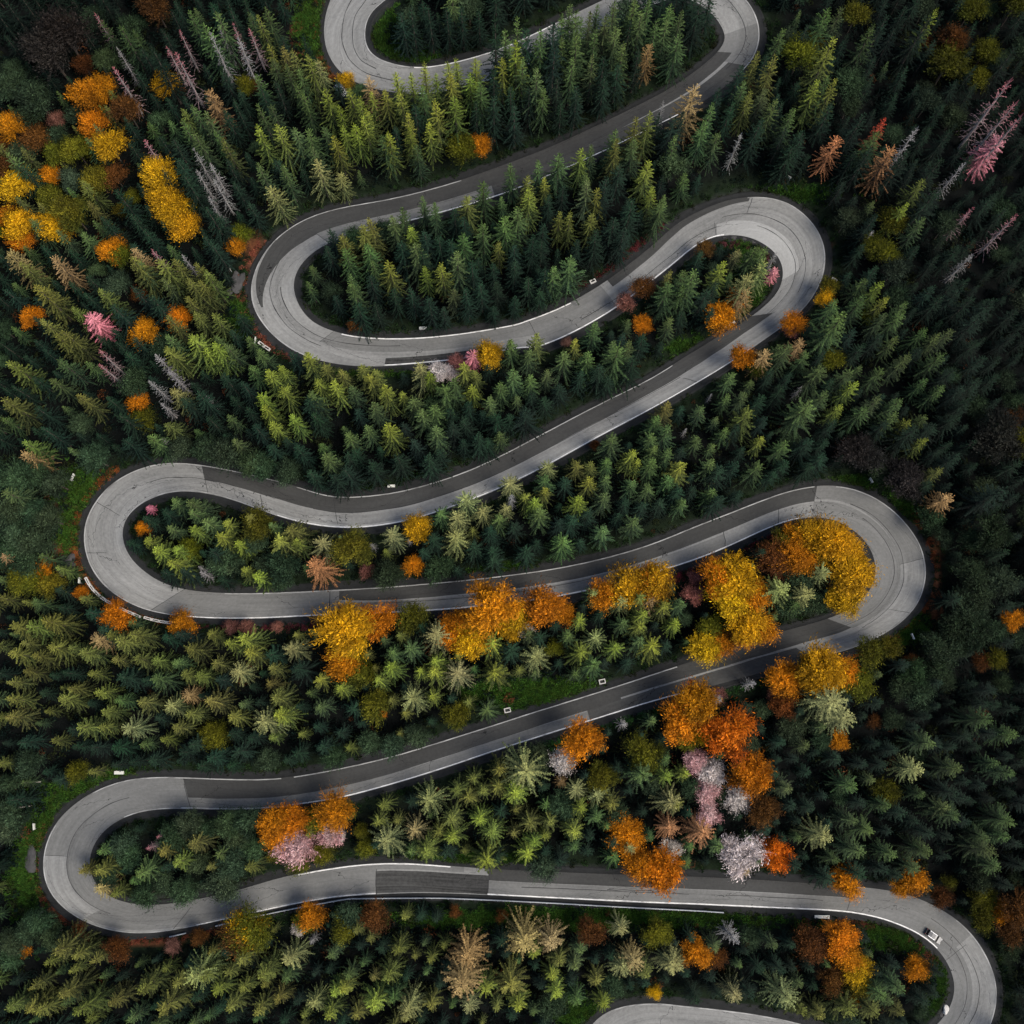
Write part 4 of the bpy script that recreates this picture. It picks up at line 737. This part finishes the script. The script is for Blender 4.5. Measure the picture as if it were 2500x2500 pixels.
# low growth under the trees and on the verges
shr = [shrub(700 + i, 1.0 + .2 * (i % 2), 1.1 + .3 * (i % 3)).mesh('shrub', [MAT['leaves']]) for i in range(5)] + [tuft(800 + i).mesh('tuft', [MAT['leaves']]) for i in range(3)]
cand = RNG.uniform(-60, 2560, (10000, 2)); cb = on_slope(cand[:, 0], cand[:, 1]); ce = road_dist(cb[:, :2])
m = ce > 2.4; cand, cb, ce = cand[m], cb[m], ce[m]
cb[:, 2] = terrain(cb[:, :2])
tint = np.tile([.0026, .0085, .0062], (len(cb), 1)) * RNG.uniform(.6, 1.6, (len(cb), 1)); r = RNG.random(len(cb))
tint[r < .18] = np.array([.016, .022, .006]) * RNG.uniform(.6, 1.3, ((r < .18).sum(), 1)); tint[r > .965] = np.array([.09, .034, .012]) * RNG.uniform(.5, 1.3, ((r > .965).sum(), 1))
scl = RNG.uniform(.7, 1.9, len(cb)); scl = np.where(ce < 5, scl * .55, scl)
scatter('undergrowth', 'low dark green undergrowth covering the forest floor', 'undergrowth', shr[:5], cb, RNG.uniform(0, 6.28, len(cb)), np.column_stack([scl] * 3), RNG.integers(0, 5, len(cb)), tint, tint * 1.6)
gp = []; gt = []
for (x, y, a, b) in GRASS:
    k = int(a * b * .16); u = RNG.normal(0, .5, (k, 2)); gp += list(np.column_stack([x + u[:, 0] * a, y + u[:, 1] * b])); gt += list(np.array([.027, .078, .011]) * RNG.uniform(.5, 1.7, (k, 1)) * np.array([1, 1, 1]) + RNG.uniform(0, .02, (k, 1)) * np.array([1, .6, 0]))
st = RNG.uniform(0, LAST, 5200); sg = RNG.random(5200) < .5; dd = RNG.gamma(2.0, .8, 5200) + .8; w = width_at(st); vp = to_px(road_at(st, np.where(sg, -dd / w, 1 + dd / w)))
gp += list(vp); gt += list(np.array([.013, .031, .008]) * RNG.uniform(.4, 1.6, (5200, 1)))
gp = np.array(gp); gt = np.array(gt); gb = on_slope(gp[:, 0], gp[:, 1]); 
for k in range(3): gb = unproj(gp[:, 0], gp[:, 1], terrain(gb[:, :2]))
ge = road_dist(gb[:, :2]); m = ge > .75; gb, gt, ge = gb[m], gt[m], ge[m]; s = RNG.uniform(.6, 1.5, len(gb)) * np.where(ge < 1.5, .55, 1); near_ = ge < 1.7; gt[near_] = gt[near_] * .6 + np.array([.012, .008, .004]); gb[near_, 2] += .12
scatter('verge_grass', 'bright green grass and weeds along the road verges', 'grass', shr[5:], gb, RNG.uniform(0, 6.28, len(gb)), np.column_stack([s] * 3), RNG.integers(0, 3, len(gb)), gt, gt * 1.2)
# rust red creepers and fallen leaves outside the bends
RV = [('R', 0.5, 5, (.20, .07, .02)), ('R', 41, 50, (.24, .075, .045)), ('R', 99.5, 108.5, (.24, .075, .02)), ('L', 132, 142, (.22, .06, .02)), ('R', 166, 177.5, (.20, .055, .03)), ('R', 120.5, 127, (.15, .02, .026)), ('L', 59.5, 63.5, (.10, .02, .022)), ('R', 64.5, 70, (.10, .032, .035)), ('R', 108, 113, (.13, .03, .036)), ('L', 141, 150, (.03, .09, .02)), ('R', 193, 200, (.12, .04, .02))]
rp = []; rt = []
for sd_, a, b, col in RV:
    k = int((arc_at(b) - arc_at(a)) * 8); st = RNG.uniform(a, b, k); st = st[gauss(RNG.normal(0, 1, 400), 7)[((st - a) / (b - a) * 399).astype(int)] > -.12]; k = len(st); dd = RNG.normal(2.3, .6, k); w = width_at(st); p = road_at(st, -dd / w if sd_ == 'L' else 1 + dd / w); rp += list(p); rt += list(np.array(col) * RNG.uniform(.4, 1.5, (k, 1)))
rp = np.array(rp); rt = np.array(rt); rp[:, 2] = terrain(rp[:, :2]); m = road_dist(rp[:, :2]) > 1.1; rp, rt = rp[m], rt[m]; s = RNG.uniform(.25, .6, len(rp))
scatter('red_creepers', 'rust red creepers and fallen leaves edging the outside of the bends', 'creepers', shr[:5], rp, RNG.uniform(0, 6.28, len(rp)), np.column_stack([s, s, s * .6]), RNG.integers(0, 5, len(rp)), rt, rt * 1.1)

# ---------------------------------------------------------------- roadside furniture
def ground_at(px, py):
    px = np.atleast_1d(np.asarray(px, float)); py = np.atleast_1d(np.asarray(py, float)); p = on_slope(px, py)
    for k in range(5): p = unproj(px, py, terrain(p[:, :2]))
    return p if len(p) > 1 else p[0]
def heading(a, b):
    p, q = ground_at(*a), ground_at(*b); d = q - p; return math.atan2(d[1], d[0]), float(np.linalg.norm(d[:2]))
# steel guard rail below the seventh stretch
def guard_rail(pts, label):
    path = catmull(np.array([tile_px(*p) for p in pts]), 8); P = ground_at(path[:, 0], path[:, 1]); d = np.concatenate([[0], np.cumsum(np.linalg.norm(np.diff(P, axis=0), axis=1))])
    s = np.arange(0, d[-1], 1.0); P = np.stack([np.interp(s, d, P[:, k]) for k in range(3)], 1); P[:, 2] = gauss(P[:, 2], 4) + .05
    o0 = P[0].copy(); Q = P - o0; t = empty('guard_rail', o0); tag(t, label, 'guard rail', 'guard rails below the seventh road stretch')
    tg = np.gradient(Q[:, :2], axis=0); tg /= np.linalg.norm(tg, axis=1)[:, None]; nn = np.column_stack([-tg[:, 1], tg[:, 0]])
    prof = [(.14, .52), (.05, .57), (.14, .63), (.14, .70), (.05, .76), (.14, .82), (-.14, .83), (-.16, .70), (-.16, .63), (-.14, .52)]
    V = np.stack([np.column_stack([Q[:, 0] + nn[:, 0] * a, Q[:, 1] + nn[:, 1] * a, Q[:, 2] + b]) for a, b in prof], 1); m = len(prof); ii = np.arange(len(Q) * m).reshape(-1, m); jj = np.roll(ii, -1, 1)
    F = np.stack([ii[:-1], jj[:-1], jj[1:], ii[1:]], -1).reshape(-1, 4); put('beam', new_mesh('beam', V.reshape(-1, 3), F, [MAT['steel']]), t)
    pm = box_mesh('post', (0, 0, .3), (.14, .16, 1.0), MAT['steel'], .02)
    for k in range(1, len(Q), 4): put('post', pm, t, Q[k] + np.append(-nn[k] * .16, 0), math.atan2(tg[k, 1], tg[k, 0]))
guard_rail([('G', 945, 1445), ('G', 1000, 1432), ('G', 1055, 1419)], 'short steel guard rail at the start of the lowest left bend')
guard_rail([('G', 1200, 1385), ('G', 1300, 1362), ('G', 1400, 1337), ('G', 1600, 1295), ('G', 1900, 1240), ('H', 130, 1233), ('H', 400, 1230), ('H', 600, 1231), ('H', 900, 1243), ('H', 1200, 1258), ('H', 1500, 1275), ('H', 1932, 1297), ('I', 150, 1302), ('I', 265, 1310)], 'long steel guard rail on posts below the seventh road stretch')
# open concrete parapet frames
def frame_mesh(L, W, H, rim=.2):
    bm = bmesh.new()
    box_bm(bm, (0, W / 2 - rim / 2, H / 2), (L, rim, H), 0, .03); box_bm(bm, (0, -W / 2 + rim / 2, H / 2), (L, rim, H), 0, .03)
    for s in (-1, 1): box_bm(bm, (s * (L / 2 - rim / 2), 0, H / 2 - .003), (rim, W - 2 * rim + .02, H - .006), 0, .03)
    return bm_mesh('frame', bm, MAT['concrete'])
def parapet(a, b, label, W=.62, H=.75, core=.35, group='concrete parapet blocks around the fourth bend'):
    rz, L = heading(a, b); c = ground_at((a[0] + b[0]) / 2, (a[1] + b[1]) / 2); t = empty('concrete_parapet', c - np.array([0, 0, .2]), rz); tag(t, label, 'parapet', group)
    put('frame', frame_mesh(L * .97, W, H + .2), t); put('infill', box_mesh('infill', (0, 0, core / 2 + .1), (L * .97 - .34, W - .36, core + .2), MAT['rock']), t)
zp = lambda x, y: (170 + x * 300 / 1932, 1360 + y * 300 / 1932)
run = [(262, 325), (325, 440), (395, 530), (480, 612), (575, 685), (680, 738), (790, 795), (900, 850), (1010, 895), (1120, 945)]
for k in range(9): parapet(zp(*run[k]), zp(*run[k + 1]), f'white concrete parapet block, {ordinal(k + 1)} from left round the lower side of the left bend')
run = [(1180, 950), (1300, 985), (1420, 1012), (1540, 1032), (1660, 1045), (1800, 1060)]
for k in range(5): parapet(zp(*run[k]), zp(*run[k + 1]), f'white concrete parapet block, {ordinal(k + 1)} from left after the gap beside orange bush')
zq = lambda x, y: (600 + x * 100 / 1932, 800 + y * 100 / 1932)
parapet(zq(620, 700), zq(870, 890), 'open concrete frame beside upper left bend, nearer the white post', .75, .6, .1, 'concrete frames at the upper left bend')
parapet(zq(880, 900), zq(1150, 1080), 'open concrete frame beside upper left bend, farther from the white post', .75, .6, .1, 'concrete frames at the upper left bend')
for k, (x, y, w, d, lb) in enumerate([(1239, 1734, 1.6, 1.15, 'hollow white concrete drain inlet above sixth road stretch, left of two'), (1470, 1664, 1.6, 1.15, 'hollow white concrete drain inlet above sixth road stretch, right of two'), (2036, 684, 1.4, .7, 'pale concrete drain frame outside the upper right bend'), (1447, 688, 1.5, .9, 'white concrete drain inlet above the third road stretch')]):
    rz = R_(12) if k < 2 else R_(-30) if k == 2 else R_(25); t = empty('drain_inlet', ground_at(x, y) + np.array([0, 0, -.1]), rz); tag(t, lb, 'drain', 'concrete drain inlets')
    put('frame', frame_mesh(w, d, .6, .22), t); put('pit', box_mesh('pit', (0, 0, .12), (w - .4, d - .4, .2), MAT['tar']), t)
# flat concrete slabs and headwalls
for x, y, L, W, ang, lb in [(293, 1886, 2.2, .8, 0, 'white concrete headwall at the top of the lowest left bend'), (956, 1188, 1.7, .65, 2, 'white concrete headwall above the middle of the fourth road stretch'), (1033, 803, 1.7, .6, 3, 'white concrete headwall under the trees above the third road stretch'),
                             (1781, 794, 2.6, .55, 27, 'white concrete headwall above fourth road stretch near the orange tree'), (2005, 2237, 3.5, .75, -1, 'long white concrete slab below the right end of seventh road stretch')]:
    t = empty('concrete_headwall', ground_at(x, y) - np.array([0, 0, .3]), R_(ang)); tag(t, lb, 'headwall', 'concrete headwalls beside the road')
    put('wall', box_mesh('wall', (0, 0, .45), (L, W * .72, .9), MAT['concrete'], .03), t); put('coping', box_mesh('coping', (0, 0, .97), (L + .12, W, .14), MAT['sign'], .02), t)
# bend marker boards
def board(x0, y0, x1, y1, label):
    rz, L = heading((x0, y0), (x1, y1)); c = ground_at((x0 + x1) / 2, (y0 + y1) / 2); t = empty('marker_board', c, rz); tag(t, label, 'road sign', 'marker boards outside the bends'); L = max(L, 1.3)
    b = put('board', box_mesh('board', (0, 0, 1.35), (L, .10, .8), MAT['sign'], .01), t); put('rim', box_mesh('rim', (0, 0, 1.78), (L + .06, .26, .07), MAT['sign'], .01), t)
    for s in (-1, 1): put('post', box_mesh('post', (s * L * .35, .0, .4), (.07, .07, 1.5), MAT['steel']), t)
board(186, 1160, 181, 1177, 'pale marker board on grass above the left bend of fourth stretch'); board(89, 2009, 91, 2024, 'white marker board outside the lowest left bend, upper one'); board(107, 2224, 102, 2241, 'white marker board outside the lowest left bend, lower one')
board(562, 650, 567, 666, 'white marker board outside the upper left bend beside dark ramp'); board(628, 829, 626, 845, 'white marker board beside the open concrete frames'); board(200, 1412, 200, 1426, 'small white marker board beside the concrete parapet blocks')
board(1914, 436, 1928, 444, 'white marker board above the upper right bend'); board(2119, 1170, 2125, 1182, 'thin white marker board above the middle right bend'); board(2220, 1548, 2225, 1562, 'thin pale marker board below the middle right bend')
# pale logs at the left edge
for k, (a, b) in enumerate([((45, 1912), (108, 1907)), ((38, 1957), (100, 1948)), ((44, 1971), (83, 1966))]):
    rz, L = heading(a, b); c = ground_at((a[0] + b[0]) / 2, (a[1] + b[1]) / 2); tm_ = TM(); kk = 7
    tm_.tube([(-L / 2 + L * i / kk, .05 * math.sin(i * 1.7), .12 * math.sin(i)) for i in range(kk + 1)], [.20 - .012 * i for i in range(kk + 1)], 0, 8)
    o = put('fallen_log', tm_.mesh('log', [MAT['wood']]), None, c + np.array([0, 0, 1.5 - .3 * k]), rz); tag(o, ['pale fallen log at left edge, topmost of three', 'pale fallen log at left edge, middle of three', 'pale fallen log at left edge, lowest and shortest of three'][k], 'log', 'fallen logs at the left edge')
# rock ramps and boulders
def rock(px, py, sx, sy, sz, rz, seed, label, mat, group=None):
    bm = bmesh.new(); bmesh.ops.create_icosphere(bm, subdivisions=3, radius=1); rd = random.Random(seed); ks = [(rd.uniform(1, 4), rd.uniform(1, 4), rd.uniform(1, 4), rd.uniform(0, 6)) for _ in range(5)]
    for v in bm.verts:
        d = 1 + sum(.09 * math.sin(a * v.co.x + b * v.co.y * 1.3 + c * v.co.z + e) for a, b, c, e in ks) + rd.uniform(-.05, .05); v.co = Vector((v.co.x * sx * d, v.co.y * sy * d, v.co.z * sz * d))
    o = put('boulder', bm_mesh('boulder', bm, mat), None, ground_at(px, py), rz); tag(o, label, 'rock', group)
rock(165, 1375, 1.9, 2.8, .9, R_(-20), 1, 'grey rock slab outside the left bend of fourth stretch', MAT['rock']); rock(578, 690, 1.7, 3.2, .8, R_(-22), 2, 'dark rock slab outside the upper left bend', MAT['rock']); rock(76, 2095, 1.3, 3.4, .7, R_(8), 3, 'dark grey rock slab outside the lowest left bend', MAT['rock'])
rock(2307, 2464, .8, 1.3, .9, R_(-25), 4, 'white boulder inside the bottom right bend', MAT['concrete'], 'boulders beside the road'); rock(2296, 2478, .6, .7, .5, 0, 5, 'small grey boulder left of the white boulder', MAT['rock'], 'boulders beside the road')
for k, (x, y) in enumerate([(1768, 584), (1790, 581), (1813, 585), (1835, 592)]): rock(x, y, 1.0, .6, .5, R_(10 * k - 10), 20 + k, f'{ordinal(k + 1)} grey boulder from left along the inside of upper right bend', MAT['rock'], 'boulders beside the road')

# ---------------------------------------------------------------- cars
GLASS = simple_mat('car_glass', (.012, .014, .016), .12, .05, 1, 0, .6); TYRE = simple_mat('tyre', (.02, .02, .02), .9); LAMP = simple_mat('lamp', (.7, .7, .68), .2); RED = simple_mat('tail_lamp', (.35, .02, .02), .3); CHROME = simple_mat('bright_rail', (.75, .76, .77), .3, .05, 1, .3)
def loft(name, secs, mat):
    V = []; m = len(secs[0])
    for s in secs: V += s
    F = []
    for i in range(len(secs) - 1):
        for j in range(m - 1): a = i * m + j; F.append((a, a + 1, a + m + 1, a + m))
    me = bpy.data.meshes.new(name); me.from_pydata(V, [], F + [tuple(range(m)), tuple(range((len(secs) - 1) * m, len(secs) * m))[::-1]]); me.materials.append(mat); me.update()
    bm = bmesh.new(); bm.from_mesh(me); bmesh.ops.recalc_face_normals(bm, faces=bm.faces); bmesh.ops.bevel(bm, geom=[e for e in bm.edges if e.calc_face_angle(0) > .5], offset=.04, segments=2, affect='EDGES'); bm.to_mesh(me); bm.free(); return me
def car(loc, rz, paint, label, group):
    t = empty('car', loc, rz); tag(t, label, 'car', group)
    S = [(-2.12, .62, .80), (-2.02, .48, .95), (-1.5, .30, .97), (-.4, .28, .95), (.75, .28, .95), (1.5, .30, .90), (1.98, .38, .78), (2.12, .48, .66)]; wd = [.74, .85, .89, .89, .89, .88, .80, .66]
    put('body', loft('body', [[(x, -w, zb), (x, -w, (zb + zt) / 2 + .05), (x, -w * .93, zt), (x, w * .93, zt), (x, w, (zb + zt) / 2 + .05), (x, w, zb)] for (x, zb, zt), w in zip(S, wd)], paint), t)
    cab = [(-1.98, .93, .80, .98), (-1.60, .93, .80, 1.42), (.05, .93, .80, 1.50), (.45, .93, .80, 1.42), (1.15, .93, .80, .97)]
    put('window_band', loft('window_band', [[(x, -w, zb), (x, -w * (.80 if zt > 1.1 else .97), zt), (x, w * (.80 if zt > 1.1 else .97), zt), (x, w, zb)] for x, zb, w, zt in cab], GLASS), t)
    rf = put('roof', loft('roof', [[(x, -.66, z - .03), (x, -.60, z + .03), (x, .60, z + .03), (x, .66, z - .03)] for x, z in ((-1.62, 1.43), (-.8, 1.5), (.05, 1.51), (.42, 1.44))], paint), t)
    for s in (-1, 1):
        put('roof_rail', box_mesh('roof_rail', (-.65, s * .66, 1.545), (1.9, .11, .08), CHROME, .02), rf); put('headlight', box_mesh('headlight', (2.02, s * .56, .68), (.16, .3, .14), LAMP, .03), t); put('tail_light', box_mesh('tail_light', (-2.06, s * .62, .80), (.12, .18, .24), RED, .03), t)
        put('mirror', box_mesh('mirror', (.62, s * 1.0, 1.0), (.14, .2, .14), paint, .04), t)
        for x in (-1.32, 1.32):
            bm = bmesh.new(); bmesh.ops.create_cone(bm, cap_ends=True, segments=20, radius1=.33, radius2=.33, depth=.22, matrix=Matrix.Translation((x, s * .80, .33)) @ Matrix.Rotation(math.pi / 2, 4, 'X')); wh = put('wheel', bm_mesh('wheel', bm, TYRE), t)
            bm = bmesh.new(); bmesh.ops.create_cone(bm, cap_ends=True, segments=14, radius1=.2, radius2=.2, depth=.235, matrix=Matrix.Translation((x, s * .80, .33)) @ Matrix.Rotation(math.pi / 2, 4, 'X')); put('rim', bm_mesh('rim', bm, CHROME), wh)
cp_ = unproj(np.array([2275.0, 2297.0]), np.array([2284.0, 2300.0]), np.interp(199 * SUB, np.arange(NST), RZ) * np.ones(2)); dv = cp_[1] - cp_[0]
dd_ = np.linalg.norm(RC[:, :2] - cp_[0][:2], axis=1); j_ = int(dd_.argmin())
car((cp_[0][0], cp_[0][1], RZ[j_] + .06), math.atan2(dv[1], dv[0]), simple_mat('silver_paint', (.085, .087, .09), .35, .05, 1, .3, .5), 'silver grey estate car driving into the bottom right bend', 'cars on the pass')
wc = ground_at(836, 226)
car(tuple(wc + np.array([0, 0, .15])), R_(-48), simple_mat('white_paint', (.75, .75, .74), .35, .04, 1, 0, .5), 'white car parked behind trees below the top left bend', 'cars on the pass')
